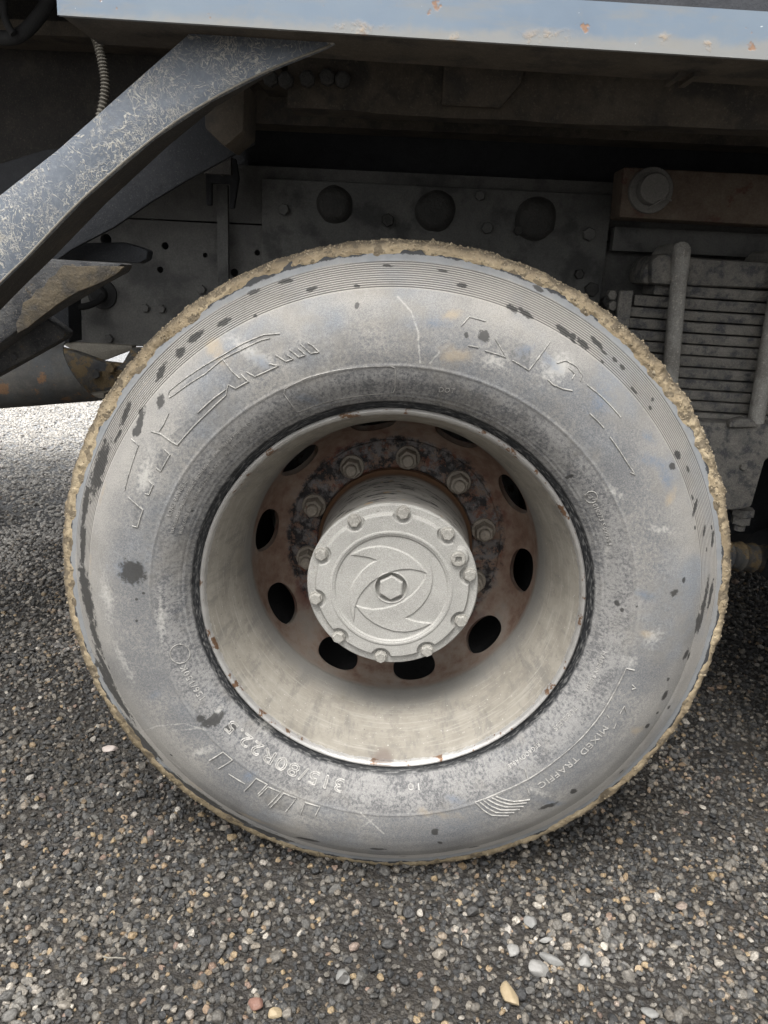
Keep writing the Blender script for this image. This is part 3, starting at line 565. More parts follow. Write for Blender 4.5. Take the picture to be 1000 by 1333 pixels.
MFc = np.stack([i_ * MS + j_, i_ * MS + jn, (i_ + 1) * MS + jn, (i_ + 1) * MS + j_], -1).reshape(-1, 4)
obj('mud_crust', np.stack([mR * cu, mY, np.maximum(mR * su, -.529) + G], -1).reshape(-1, 3), MFc.tolist(), M['mud'], tyre, AX, True, attrs=dict(wet=np.repeat(wet[None], len(mu_), 0).ravel(), crest=np.clip((U - .034) / .012, 0, 1).ravel(), low=np.clip((mf - .36) / .12, 0, 1).ravel()))
# small stones and crumbs stuck in the mud
V_ = []; F_ = []
sv, sf = stone_geo(77, 1, .8, 3); sv = np.array(sv)
for k in range(3000):
    d = rnd.choice([rnd.uniform(20, 150), rnd.uniform(0, 360)]); i = rnd.randrange(30, len(mu_) - 8) if rnd.random() < .8 else rnd.randrange(16, 30); j = int(d / 360 * MS) % MS
    if dU[i, j] < .001: continue
    c = np.array([mR[i, j] * cu[j], mY[i, j], mR[i, j] * su[j] + G]); s = math.exp(rnd.gauss(math.log(.0013), .35))
    if c[2] < .004: continue
    e = Euler((rnd.uniform(0, 6), rnd.uniform(0, 6), rnd.uniform(0, 6))).to_matrix(); b0 = len(V_)
    V_ += (c + (sv * s) @ np.array(e)).tolist(); F_ += [[q + b0 for q in f] for f in sf]
obj('mud_grit', V_, F_, M['grit'], tyre, AX, False, 'stuff')

# raised writing and lines on the sidewall ---------------------------
def on_tyre(r, th_, lift=0.0): return (r * math.cos(th_), float(prof(r)) + float(und(r, th_)) - lift - .0006, r * math.sin(th_) + G)
def ridge_geo(poly, w=.0011, h=.0010):
    """poly: (r, theta) points; a low ridge with three sides lying on the sidewall"""
    V = []; F = []; pts = []
    for (r0, t0), (r1, t1) in zip(poly, poly[1:]):
        dt = (t1 - t0 + math.pi) % (2 * math.pi) - math.pi
        L = math.hypot(r1 - r0, dt * r0); n = max(1, int(L / .003))
        for k in range(n): pts.append((r0 + (r1 - r0) * k / n, t0 + dt * k / n))
    pts.append(poly[-1])
    for k, (r0, t0) in enumerate(pts):
        a = pts[max(0, k - 1)]; b2 = pts[min(len(pts) - 1, k + 1)]
        dr = b2[0] - a[0]; ds = ((b2[1] - a[1] + math.pi) % (2 * math.pi) - math.pi) * r0; L = math.hypot(dr, ds) or 1
        nr_, ns_ = ds / L, -dr / L
        for o_, hh in ((-w, -.0003), (-w * .35, h), (w * .35, h), (w, -.0003)): V.append(on_tyre(r0 + nr_ * o_, t0 + ns_ * o_ / r0, hh))
    for k in range(len(pts) - 1):
        for q in range(3): F.append([k * 4 + q, k * 4 + q + 1, k * 4 + q + 5, k * 4 + q + 4])
    return V, F
def ridges(name, polys, w=.0011, h=.0010, px=True, mat='relief'):
    V = []; F = []
    for pl in polys:
        v, f = ridge_geo([side(*p) for p in pl] if px else pl, w, h); b0 = len(V); V += v; F += [[q + b0 for q in x] for x in f]
    return obj(name, V, F, M[mat], tyre, AX, False)
def font_mesh(txt, size, outline=False, depth=.0005):
    cu_ = bpy.data.curves.new('t', 'FONT'); cu_.body = txt; cu_.size = size; cu_.align_x = 'LEFT'; cu_.resolution_u = 3; cu_.space_character = 1.12
    if outline: cu_.fill_mode = 'NONE'; cu_.bevel_depth = .00062; cu_.bevel_resolution = 0
    else: cu_.extrude = depth; cu_.offset = -.00005 * size / .01
    o = bpy.data.objects.new('t', cu_); COL.objects.link(o); dg = bpy.context.evaluated_depsgraph_get(); me = o.evaluated_get(dg).to_mesh()
    V = np.array([v.co[:] for v in me.vertices]); F = [list(p.vertices) for p in me.polygons]; o.evaluated_get(dg).to_mesh_clear()
    bpy.data.objects.remove(o); bpy.data.curves.remove(cu_); return V, F
def outline_writing(txt, p0, p1, hpx, name='raised_lettering'):
    r0, t0 = side(*p0); r1, t1 = side(*p1); cap = hpx * .00111
    V, F = font_mesh(txt, cap / .70, False, 0.0); span = ((t0 - t1) % (2 * math.pi)) * (r0 + r1) / 2
    key = {}; idm = []
    for v in V: idm.append(key.setdefault((round(v[0], 6), round(v[1], 6)), len(key)))
    P = np.array(list(key.keys())); cnt = {}
    seen = set()
    for f in F:
        f = [idm[i] for i in f]
        if tuple(sorted(f)) in seen: continue
        seen.add(tuple(sorted(f)))
        for a, b in zip(f, f[1:] + f[:1]): cnt[(min(a, b), max(a, b))] = cnt.get((min(a, b), max(a, b)), 0) + 1
    x = P[:, 0] - P[:, 0].min(); x = x / x.max() * span; O = []; Fo = []
    q = [(r0 + (r1 - r0) * x[k] / span + P[k, 1] - cap / 2, t0 - x[k] / ((r0 + r1) / 2)) for k in range(len(P))]
    for (a, b), c in cnt.items():
        if c != 1: continue
        v, f = ridge_geo([q[a], q[b]], .0009, .0008); b0 = len(O); O += v; Fo += [[i + b0 for i in g] for g in f]
    return obj(name, O, Fo, M['letter'], tyre, AX, False)
def writing(txt, p0, p1, hpx, outline=False, name='raised_lettering'):
    """letters follow the ring clockwise, tops outward, centred on the line from pixel p0 to p1"""
    r0, t0 = side(*p0); r1, t1 = side(*p1); cap = hpx * .00111
    V, F = font_mesh(txt, cap / .70, outline); span = ((t0 - t1) % (2 * math.pi)) * (r0 + r1) / 2
    x = V[:, 0] - V[:, 0].min(); x = x / x.max() * span; f = x / span; O = []
    for k in range(len(V)):
        r = r0 + (r1 - r0) * f[k] + V[k, 1] - cap / 2; t = t0 - x[k] / ((r0 + r1) / 2)
        O.append(on_tyre(r, t, max(V[k, 2], -.0002) + .0001))
    return obj(name, O, F, M['letter'], tyre, AX, False)
outline_writing('315/80R22.5', (447, 1024), (297, 943), 15)
writing('156/150K', (264, 909), (238, 866), 8)
writing('MIXED TRAFFIC', (789, 946), (702, 1023), 9)
writing('TUBELESS', (750, 920), (722, 949), 5.5)
writing('REGROOVABLE', (702, 968), (662, 998), 5)
writing('MADE IN RUSSIA', (787, 848), (762, 900), 5)
writing('E27', (763, 643), (776, 651), 5)
writing('010273 S 009354', (774, 656), (794, 709), 5.5)
writing('LOAD RANGE L', (220, 671), (241, 626), 5.5)
writing('MAX LOAD SINGLE 4000KG (8820LBS) AT 850KPA (123 PSI) COLD', (224, 693), (326, 550), 3.8)
writing('MAX LOAD DUAL 3350KG (7390LBS) AT 850KPA (123 PSI) COLD', (235, 694), (332, 559), 3.8)
writing('DOT', (572, 507), (592, 509), 6.5)
writing('10', (546, 1024), (531, 1024), 7)
def ring_px(cx, cy, rad): return [[(cx + rad * math.cos(a * math.pi / 12), cy + rad * .95 * math.sin(a * math.pi / 12)) for a in range(25)]]
ridges('raised_emblem', ring_px(769.6, 647, 8), .0007, .0007); ridges('raised_emblem', ring_px(234.7, 850.7, 13), .0007, .0007)
z2 = lambda L: [[(150 + x / 3.571, 400 + y / 3.571) for x, y in l] for l in L]
z3 = lambda L: [[(560 + x / 2.941, 380 + y / 2.941) for x, y in l] for l in L]
z5 = lambda L: [[(520 + x / 2.941, 840 + y / 2.941) for x, y in l] for l in L]
z7 = lambda L: [[(180 + x / 4.167, 820 + y / 4.167) for x, y in l] for l in L]
ridges('raised_lettering', z2([[(250, 420), (275, 405), (420, 308), (500, 240), (580, 200), (680, 152), (720, 143)], [(245, 405), (255, 385), (400, 280), (500, 222), (600, 165), (690, 128), (765, 122)],
    [(290, 640), (350, 570), (430, 490), (515, 410), (525, 360), (560, 378), (620, 345), (585, 312)], [(500, 240), (545, 300), (580, 330)], [(385, 490), (450, 430), (515, 382)],
    [(610, 300), (650, 322), (700, 300), (760, 272), (715, 262)], [(745, 222), (795, 252), (828, 240), (800, 222)], [(808, 195), (855, 232), (885, 222), (850, 190)], [(860, 170), (910, 215), (948, 208), (920, 180), (895, 165)],
    [(290, 640), (265, 627), (215, 590), (165, 575)], [(230, 660), (255, 685), (232, 725), (212, 762), (190, 745)], [(150, 800), (178, 825), (158, 870), (140, 865)], [(60, 880), (130, 940), (105, 1022), (80, 1015)], [(45, 850), (75, 740), (110, 640), (75, 610)], [(205, 575), (225, 545), (250, 490)]]), .0010, .0010)
ridges('raised_lettering', z3([[(120, 130), (150, 95), (212, 112)], [(145, 205), (185, 213)], [(210, 225), (290, 250), (250, 180)], [(315, 262), (378, 300), (460, 190)], [(485, 272), (520, 262), (560, 285), (582, 315), (575, 340)], [(450, 335), (470, 355), (510, 372), (545, 378)], [(530, 290), (555, 312), (545, 332)],
    [(600, 355), (650, 395), (700, 445), (730, 480)], [(610, 465), (645, 498), (665, 520)], [(688, 555), (720, 600), (755, 655), (785, 700), (765, 690)]]), .0010, .0008)
ridges('raised_lettering', z7([[(385, 708), (460, 662), (512, 705), (435, 752)], [(490, 780), (580, 835)], [(575, 875), (640, 805), (700, 838), (650, 890)], [(655, 900), (705, 850), (772, 880), (705, 950)], [(715, 965), (790, 885), (858, 912), (800, 985)], [(880, 1000), (905, 935), (985, 958), (960, 1010)]]), .0010, .0010)
fan = [[(290, 600 + 0), (320, 630), (352, 650), (420, 652)], [(305, 597), (335, 622), (370, 640), (440, 640)], [(320, 592), (350, 615), (388, 630), (460, 628)], [(335, 588), (368, 607), (405, 618), (475, 616)], [(352, 582), (385, 598), (422, 608), (488, 602)], [(368, 577), (402, 590), (440, 597), (500, 590)]]
ridges('raised_ribs', z5(fan), .0012, .0012)
ridges('raised_lettering', z5([[(290, 600), (390, 560), (490, 513), (600, 437), (700, 350), (775, 260), (830, 165), (868, 88)], [(868, 88), (900, 95)], [(490, 545), (498, 572)], [(480, 470), (490, 512)], [(795, 265), (802, 278)], [(832, 295), (822, 318)], [(890, 150), (905, 165), (890, 168)], [(845, 262), (862, 232), (868, 255)]]), .0010, .0009)
ridges('raised_border', [[(371, 506), (400, 492), (440, 482), (480, 477.5), (509, 476.8), (514, 479), (514.7, 484), (514.5, 506), (512, 511), (506, 512.5), (470, 515), (430, 522), (390, 536), (386, 535.5), (383, 531), (370, 513), (371, 506)]], .0008, .0007)

# rim ------------------------------------------------------------------
rimP = [(.2955, .020), (.2984, .014), (.2988, .006), (.2980, .0015), (.2958, -.0008), (.2935, -.0002), (.2915, .0025), (.2895, .0075), (.2865, .015), (.2830, .025), (.2785, .040), (.2735, .060), (.2680, .083), (.2625, .108), (.2580, .132), (.2550, .152), (.2532, .166), (.2520, .174), (.2528, .178)]
rV = []; rF = []
SG = 240; tha = np.arange(SG) * 2 * np.pi / SG
for (r, y) in rimP: rV += [(r * math.cos(t), y, r * math.sin(t) + G) for t in tha]
for i in range(len(rimP) - 1):
    for j in range(SG): rF.append([i * SG + j, i * SG + (j + 1) % SG, (i + 1) * SG + (j + 1) % SG, (i + 1) * SG + j])
DP = np.array([(.2528, .178), (.2526, .188), (.2512, .200), (.2480, .216), (.2420, .233), (.2335, .249), (.2230, .262), (.2110, .272), (.2020, .278), (.1930, .281), (.1450, .282)])
DS = np.concatenate([[0], np.cumsum(np.hypot(*np.diff(DP, axis=0).T))])
dr_ = lambda s: np.interp(s, DS, DP[:, 0]); dy_ = lambda s: np.interp(s, DS, DP[:, 1])
sC = float(np.interp(.2405, DP[::-1, 0], DS[::-1])); HS, HT = .0355, .0405
PH0 = math.pi + R(-6)
NH = 48
def dpt(s, t): r = dr_(s); return (r * math.cos(t), float(dy_(s)), r * math.sin(t) + G)
sA, sB = sC - .040, sC + .040
for h in range(10):
    tc_ = PH0 + h * math.pi / 5; rc = dr_(sC); layers = []
    for L in range(6):
        f = (L / 5) ** 1.3; ring = []
        for k in range(NH):
            a = 2 * math.pi * k / NH; ca, sa = math.cos(a), math.sin(a)
            e = (abs(ca) ** 2.3 + abs(sa) ** 2.3) ** (-1 / 2.3)
            es_, et_ = HS * e * ca, HT / rc * e * sa
            m_ = max(abs(ca), abs(sa)); bs, bt = .040 * ca / m_, (math.pi / 10) * sa / m_
            ring.append(dpt(sC + es_ + (bs - es_) * f, tc_ + et_ + (bt - et_) * f))
        layers.append(ring)
    w1 = [(p[0] * 1.004, p[1] + .004, (p[2] - G) * 1.004 + G) for p in layers[0]]; w2 = [(p[0] * 1.035, p[1] + .011, (p[2] - G) * 1.035 + G) for p in layers[0]]
    layers = [w2, w1] + layers
    b0 = len(rV)
    for ring in layers: rV += ring
    for L in range(len(layers) - 1):
        for k in range(NH): rF.append([b0 + L * NH + k, b0 + L * NH + (k + 1) % NH, b0 + (L + 1) * NH + (k + 1) % NH, b0 + (L + 1) * NH + k])
for s_list in ([DS[0] + (sA - DS[0]) * k / 3 for k in range(4)], [sB + (DS[-1] - sB) * k / 10 for k in range(11)]):
    b0 = len(rV)
    for s in s_list: rV += [dpt(s, t) for t in tha]
    for i in range(len(s_list) - 1):
        for j in range(SG): rF.append([b0 + i * SG + j, b0 + i * SG + (j + 1) % SG, b0 + (i + 1) * SG + (j + 1) % SG, b0 + (i + 1) * SG + j])
rim = obj('wheel_rim', rV, rF, M['rim'], T, AX, True, auto=50)
# raised rusty flange ring the nuts sit on
fl = [(.1985, .2815), (.1975, .2765), (.195, .2745), (.148, .2745), (.1445, .279)]
lathe('nut_flange', fl, M['rim'], rim, 160)
NPH = -.224217 + math.pi
nut0 = None
for k in range(10):
    a = NPH + .224217 * 2 - k * math.pi / 5
    a = math.pi - (-.224217 + k * math.pi / 5); c = (.1675 * math.cos(a), G + .1675 * math.sin(a))
    hexbolt('wheel_nut', c, .0185, .2455, .2725, M['nut'], rim, None, .0225, .0108)

# hub ------------------------------------------------------------------
hub = lathe('hub', [(.128, .0655), (.1360, .067), (.1362, .074), (.1350, .0745), (.1352, .12), (.136, .20), (.1375, .255), (.1400, .262), (.1440, .266), (.1455, .282)], M['hub'], T, 160, AX, auto=30)
CY = .0607
def capuv(px, py): q = at(px, py, CY); return np.array([q[0], q[2] - G])
zc = lambda x, y: capuv(380 + x / 3.571, 560 + y / 3.571)
ze = lambda x, y: capuv(430 + x / 6.25, 690 + y / 6.25)
bolts = [zc(*p) for p in ((290, 418), (517, 385), (722, 482), (825, 670), (789, 884), (632, 1027), (412, 1060), (213, 963), (106, 780), (131, 572))]
bolts = [b_ / np.linalg.norm(b_) * .1265 for b_ in bolts]
plug = zc(773, 590)
swal = [(165, 195), (230, 160), (310, 132), (390, 122), (470, 128), (560, 155), (640, 195), (700, 240), (750, 290), (790, 345), (730, 325), (640, 310), (560, 318), (480, 338), (400, 375), (330, 425), (270, 490), (230, 550), (205, 622), (200, 690), (192, 748), (170, 660), (157, 570), (160, 510), (175, 450), (205, 390), (250, 330), (310, 275), (375, 240), (330, 222), (280, 210), (225, 203)]
ec = np.array((496., 472.)); sw1 = np.array([ze(*p) for p in swal]); sw2 = np.array([ze(*(2 * ec - np.array(p))) for p in swal])
ecu = ze(*ec)
nR, nT = 190, 900
rad = np.linspace(0.0, 1, nR) ** .9 * .1387; tt = np.arange(nT) * 2 * np.pi / nT
RU, TT = np.meshgrid(rad, tt, indexing='ij'); CU, CV = RU * np.cos(TT), RU * np.sin(TT); Q = np.stack([CU, CV], -1)
def sstep(x): x = np.clip(x, 0, 1); return x * x * (3 - 2 * x)
def poly_sd(Q, P):
    d = np.full(Q.shape[:-1], 9.0); ins = np.zeros(Q.shape[:-1], bool)
    for a, b2 in zip(P, np.roll(P, -1, 0)):
        e = b2 - a; w = Q - a; t = np.clip((w @ e) / (e @ e), 0, 1); d = np.minimum(d, np.linalg.norm(w - t[..., None] * e, axis=-1))
        c = ((a[1] > Q[..., 1]) != (b2[1] > Q[..., 1])); den = b2[1] - a[1] if abs(b2[1] - a[1]) > 1e-12 else 1e-12
        ins ^= c & (Q[..., 0] < (b2[0] - a[0]) * (Q[..., 1] - a[1]) / den + a[0])
    return np.where(ins, -d, d)
H = np.zeros(RU.shape)
sdp = RU - .1245
for b_ in bolts: sdp = np.maximum(sdp, .0150 - np.linalg.norm(Q - b_, axis=-1)) if False else -np.minimum(-sdp, np.linalg.norm(Q - b_, axis=-1) - .0150)
H += .0075 * sstep(-sdp / .0042 + .35)
dpl = np.linalg.norm(Q - plug, axis=-1); H = np.maximum(H, .0075 * sstep((.0185 - dpl) / .004))
rc_ = np.linalg.norm(Q - ecu, axis=-1)
H -= .0026 * sstep((.0925 - rc_) / .003)
H += .0012 * sstep((.1000 - rc_) / .002) * sstep((rc_ - .0935) / .002)
for sw in (sw1, sw2): H += .0022 * sstep(-poly_sd(Q, sw) / .0022 + .3)
hx = ze(496, 462); rh = np.linalg.norm(Q - hx, axis=-1)
H += .0012 * sstep((.0285 - rh) / .002) - .0105 * sstep((.0262 - rh) / .0026)
H += (fbm(np.stack([CU * 55, CV * 55, 0 * CU], -1), 3, 61) - .5) * .0007
for (mx, my2) in ((400, 382), (416, 365), (461, 386), (684, 416), (418, 406)):
    H -= .0012 * sstep((.0018 - np.linalg.norm(Q - zc(mx, my2), axis=-1)) / .0009)
H -= .003 * sstep((RU - .1365) / .0022)
cy_ = CY + .0015 - H
cV = np.stack([CU, cy_, CV + G], -1).reshape(-1, 3).tolist(); cF = []
for i in range(nR - 1):
    for j in range(nT):
        jn_ = (j + 1) % nT; cF.append([i * nT + j, i * nT + jn_, (i + 1) * nT + jn_, (i + 1) * nT + j] if i else [j, (i + 1) * nT + jn_, (i + 1) * nT + j])
b0 = len(cV)
for (r, y) in ((.1387, CY + .010), (.1384, CY + .0125), (.1365, CY + .0127)): cV += [(r * math.cos(t), y, r * math.sin(t) + G) for t in tt]
prevb = (nR - 1) * nT
for q in range(3):
    nb = b0 + q * nT
    for j in range(nT): cF.append([prevb + j, prevb + (j + 1) % nT, nb + (j + 1) % nT, nb + j])
    prevb = nb
obj('hub_cap', cV, cF, M['cast'], hub, AX, True)
for b_ in bolts: hexbolt('cap_bolt', (b_[0], b_[1] + G), .0098, CY - .0085, CY + .002, M['capbolt'], hub, None, .0112)
hexbolt('hex_plug', (hx[0], hx[1] + G), .0212, CY - .0065, CY + .006, M['cast'], hub, R(30))
bm = bmesh.new(); c = (plug[0], plug[1] + G)
rings = [(.0120, CY - .004, 24, 0), (.0120, CY - .0105, 24, 0), (.0108, CY - .0118, 24, 0)]
vs = [[bm.verts.new((c[0] + r * math.cos(2 * math.pi * k / 24), y, c[1] + r * math.sin(2 * math.pi * k / 24))) for k in range(24)] for r, y, _, _ in rings]
def sq(k, s):
    a = 2 * math.pi * k / 24 + R(20); m_ = max(abs(math.cos(a)), abs(math.sin(a))); return (s * math.cos(a - 0) / m_, s * math.sin(a) / m_)
for y, s in ((CY - .0118, .0050), (CY - .0055, .0046)): vs.append([bm.verts.new((c[0] + sq(k, s)[0], y, c[1] + sq(k, s)[1])) for k in range(24)])
for a, b2 in zip(vs, vs[1:]):
    for k in range(24): bm.faces.new((a[k], a[(k + 1) % 24], b2[(k + 1) % 24], b2[k]))
bm.faces.new(vs[-1]); bobj('filler_plug', bm, M['capbolt'], hub, smooth=True)

# the wheel behind it, the brake drum and the axle
TIN = [(.292, .030), (.305, .003), (.33, -.022), (.3633, -.036), (.405, -.0375), (.445, -.0245), (.48, .003), (.509, .026), (.5245, .042), (.529, .09), (.529, .17), (.5245, .218), (.509, .234), (.48, .257), (.445, .284), (.405, .297), (.3633, .296), (.33, .282), (.305, .257), (.292, .230)]
RIN = [(.2985, .004), (.288, .008), (.275, .05), (.258, .13), (.2525, .18), (.248, .216), (.2335, .249), (.211, .272), (.193, .281), (.09, .282)]
def wheel_in(x, y0, flip=False, rimtoo=True, who=T):
    g = lambda P: [(r, (.26 - y) if flip else y) for r, y in P]
    lathe('tyre', g(TIN), M['rubber'], who, 128, (x, y0 + .13, G), y0, cx=x, closed=True)
    if rimtoo: lathe('wheel_rim', g(RIN), M['rim'], who, 96, (x, y0 + .13, G), y0, cx=x)
wheel_in(0, .345, True)
lathe('brake_drum', [(.10, .318), (.195, .322), (.206, .33), (.208, .52), (.216, .525), (.216, .54), (.12, .545)], M['black'], T, 96)
lathe('axle_tube', [(.08, .3), (.085, .55), (.085, 1.0), (.10, 1.08), (.17, 1.15), (.19, 1.25), (.17, 1.35), (.10, 1.42), (.085, 1.5), (.085, 2.2)], M['black'], T, 40)
XB = 1.36                                              # second rear axle, just past the right edge
wheel_in(XB, 0, False); wheel_in(XB, .345, True)
for x in (0, XB): wheel_in(x, 1.86, False); wheel_in(x, 2.205, True)
lathe('axle_tube', [(.08, .3), (.085, .55), (.085, 1.0), (.10, 1.08), (.17, 1.15), (.19, 1.25), (.17, 1.35), (.10, 1.42), (.085, 1.5), (.085, 2.2)], M['black'], T, 40, (XB, 1.2, G), cx=XB)

box('added_dark_box', .70, 1.02, .80, 1.75, .42, .80, M['blueblack'], T, .02)  # dark box added to close off a bright gap by the spring seat
# chassis ----------------------------------------------------------------
FY = .75
fb = at(100, 446.5, FY)[2]; ft = at(200, 287, FY)[2]
xl = at(88, 400, FY)[0]
def plate_holes(name, x0, x1, y0, y1, z0, z1, holes, mat, parent, bv=.002):
    """plate with round holes really cut through it"""
    bm = bmesh.new(); add_box(bm, x0, x1, y0, y1, z0, z1); me = bpy.data.meshes.new('p'); bm.to_mesh(me); bm.free()
    o = bpy.data.objects.new('p', me); COL.objects.link(o)
    bm = bmesh.new()
    for (hx_, hz, r) in holes:
        add_hex(bm, (hx_, hz), r, y0 - .01, y1 + .01, .1, 20, 1.0)
    me2 = bpy.data.meshes.new('c'); bmesh.ops.recalc_face_normals(bm, faces=bm.faces); bm.to_mesh(me2); bm.free(); c = bpy.data.objects.new('c', me2); COL.objects.link(c)
    mo = o.modifiers.new('b', 'BOOLEAN'); mo.object = c; mo.operation = 'DIFFERENCE'; mo.solver = 'EXACT'
    dg = bpy.context.evaluated_depsgraph_get(); ev = o.evaluated_get(dg).to_mesh()
    V = [v.co[:] for v in ev.vertices]; F = [list(p.vertices) for p in ev.polygons]; o.evaluated_get(dg).to_mesh_clear()
    bpy.data.objects.remove(o); bpy.data.objects.remove(c)
    return obj(name, V, F, mat, parent)
hpx = [(215, 320, 4.5), (208.5, 351, 4.0), (267, 332, 3.0), (335, 329, 3.5), (305, 355, 5.0), (103, 414, 4.5), (138, 312, 7), (330, 405, 5), (134, 383, 9), (720, 300, 4), (900, 318, 3)]
holes = []
for x, y, r in hpx: q = at(x, y, FY); holes.append((q[0], q[2], r * 1.87 / F_PX))
frame = plate_holes('frame_rail', xl, 3.4, FY, FY + .010, fb, ft, holes, M['frame'], T)
box('frame_flange', xl, 3.4, FY + .0102, FY + .085, fb, fb + .010, M['frame'], frame, 0); box('frame_flange', xl, 3.4, FY + .0102, FY + .085, ft - .010, ft, M['frame'], frame, 0)
sub = box('subframe_rail', -1.9, 3.4, FY + .004, FY + .08, ft + .004, ft + .125, M['frame'], T, .006)
for z0, z1, y in ((fb, ft, 1.62), (ft + .004, ft + .125, 1.62)): box('frame_rail' if z0 == fb else 'subframe_rail', xl, 3.4, y, y + .08, z0, z1, M['black'], T, .004)
box('cross_member', xl + .01, xl + .09, FY + .012, 1.62, fb + .02, ft - .02, M['black'], T); box('cross_member', .55, .68, FY + .03, 1.62, fb + .02, ft - .02, M['black'], T)
# shallow bolt heads and stains on the frame
for (x, y, r) in ((263, 377, 6), (190, 401, 5.5), (211, 402, 5.5), (143, 441, 6), (265, 397, 8), (625, 255, 6), (634, 297, 7), (766, 305, 8), (370, 273, 7)):
    q = at(x, y, FY if x < 340 else .715); hexbolt('frame_bolt', (q[0], q[2]), r * 1.85 / F_PX, (FY if x < 340 else .712) - .010, FY + .002 if x < 340 else .716, M['frame' if x < 340 else 'plate'], frame, None)
# cable and its grommet
q = at(134, 383, FY); bm = bmesh.new(); add_hex(bm, (q[0], q[2]), .034, FY - .008, FY - .0005, 0, 28, .9); add_hex(bm, (q[0] - .004, q[2]), .019, FY - .028, FY - .007, 0, 20, .8)
bobj('cable_grommet', bm, M['rubber'], frame, smooth=True)
tube('cable', spline([at(134, 385, FY - .03), at(126, 393, .70), at(110, 399, .66), at(92, 398, .64), at(70, 388, .66), at(40, 360, .7)]), .0075, M['rubber'], frame)
# strap and slotted catch hanging on the frame
zt = at(290, 228, .71)[2]; x0, x1 = at(283, 300, .71)[0], at(297, 300, .71)[0]
strap = box('frame_strap', x0, x1, .708, .722, fb + .06, zt - .02, M['plate'], T, .003)
prism('strap_catch', pix([(268, 205), (308, 207), (312, 232), (306, 272), (300, 272), (300, 240), (277, 239), (277, 268), (270, 268)], .7), .69, .705, M['black'], strap)
hexbolt('strap_bolt', tuple(at(290, 222, .68)[[0, 2]]), .012, .676, .69, M['plate'], strap)
# big bracket plate above the wheel
bp = pix([(341, 232), (800, 238), (800, 560), (341, 560)], .72)
plate = prism('bracket_plate', [(bp[0][0], bp[0][1]), (bp[1][0], bp[0][1]), (bp[1][0], .70), (bp[0][0], .70)], .716, .748, M['plate'], T, .004)
for (x, y, r) in ((435, 266, 21), (567, 275, 23), (698, 285, 24)):
    q = at(x, y, .71); rr_ = r * 1.82 / F_PX
    bm = bmesh.new(); NS = 40; wob = [1 + .10 * (fbm(np.array([[math.cos(2 * math.pi * k / NS) * 1.5 + x, math.sin(2 * math.pi * k / NS) * 1.5, y]]), 3, 8)[0] - .5) * 2 for k in range(NS)]
    lay = [[bm.verts.new((q[0] + rr_ * f * wob[k] * math.cos(2 * math.pi * k / NS), yy, q[2] + rr_ * f * wob[k] * math.sin(2 * math.pi * k / NS))) for k in range(NS)] for f, yy in ((1.06, .7165), (1.0, .7135), (.93, .708), (.80, .701), (.60, .697), (.3, .6955))]
    for a, b2 in zip(lay, lay[1:]):
        for k in range(NS): bm.faces.new((a[k], a[(k + 1) % NS], b2[(k + 1) % NS], b2[k]))
    bm.faces.new(lay[-1]); bm.faces.new(lay[0][::-1])
    bobj('round_boss', bm, M['grease'], plate, smooth=True)
for (x, y, r) in ((505, 287, 8), (754, 357, 6), (770, 377, 9), (790, 392, 7), (675, 300, 6)):
    q = at(x, y, .712); hexbolt('plate_bolt', (q[0], q[2]), r * 1.82 / F_PX, .703, .718, M['grease'], plate)
# suspension beam with its pin
sp = pix([(812, 217), (1010, 229), (1010, 291), (806, 283)], .58)
beam = prism('suspension_beam', [sp[0], (sp[0][0] + 1.1, sp[0][1] - .006), (sp[0][0] + 1.1, sp[3][1] - .006), sp[3]], .58, .66, M['rustbar'], T, .005)
q = at(848, 247.5, .57); c = (q[0], q[2])
bm = bmesh.new(); add_hex(bm, c, .0435, .570, .5805, 0, 40, .97); bobj('washer', bm, M['washer'], beam, smooth=True)
q2 = at(851, 246, .555); bm = bmesh.new(); add_hex(bm, (q2[0], q2[2]), .0295, .546, .572, 0, 36, .93); bobj('pin', bm, M['washer'], beam, smooth=True)
tube('cotter_pin', [at(845, 271, .545), at(858, 262, .545), at(868, 258, .55), at(874, 261, .555)], .0022, M['washer'], beam, 6)
tube('cotter_pin', [at(833, 236, .56), at(838, 240, .553), at(842, 246, .55)], .004, M['washer'], beam, 6)
# rail behind the spring
box('spring_guard', at(800, 300, .7)[0], 2.2, .70, .73, at(900, 331, .7)[2], at(900, 300, .7)[2] , M['plate'], T, .004)
# leaf spring
LY0, LY1 = .60, .69
ys = [375, 391, 407, 421.5, 436.5, 451, 466, 481, 496, 510, 524, 538, 552]
spring = empty('leaf_spring', (0.80, .645, .80), parent=T)
for k in range(12):
    z1 = at(930, ys[k] + .5, LY0)[2]; z0 = at(930, ys[k + 1] - .5, LY0)[2]
    x0 = at([852, 826, 818, 812, 806, 802, 800, 800, 800, 800, 800, 800][k], ys[k], LY0)[0]; x1 = 2 * .80 - x0 + .0
    bm = bmesh.new(); n = 10; pts = []
    xs = np.linspace(x0, x1, n)
    sag = lambda x: .010 * ((x - .80) / .5) ** 2
    for x in xs: pts.append((x, z1 + sag(x)))
    for x in xs[::-1]: pts.append((x, z0 + .0012 + sag(x)))
    dy = rnd.uniform(-.004, .004); add_prism(bm, pts, LY0 + dy, LY1 + dy); bmesh.ops.recalc_face_normals(bm, faces=bm.faces); bevel(bm, .0035, 2, 50)
    bobj('spring_leaf', bm, M['leaf'], spring, smooth=True)
prism('spring_clamp', pix([(836, 352), (846, 334), (862, 331), (930, 337), (1000, 341), (1100, 346), (1100, 380), (836, 370)], .59), .585, .70, M['leaf'], spring, .010)
prism('clamp_lug', pix([(846, 340), (856, 330), (874, 330), (880, 372), (846, 370)], .572), .565, .60, M['leaf'], spring, .012)
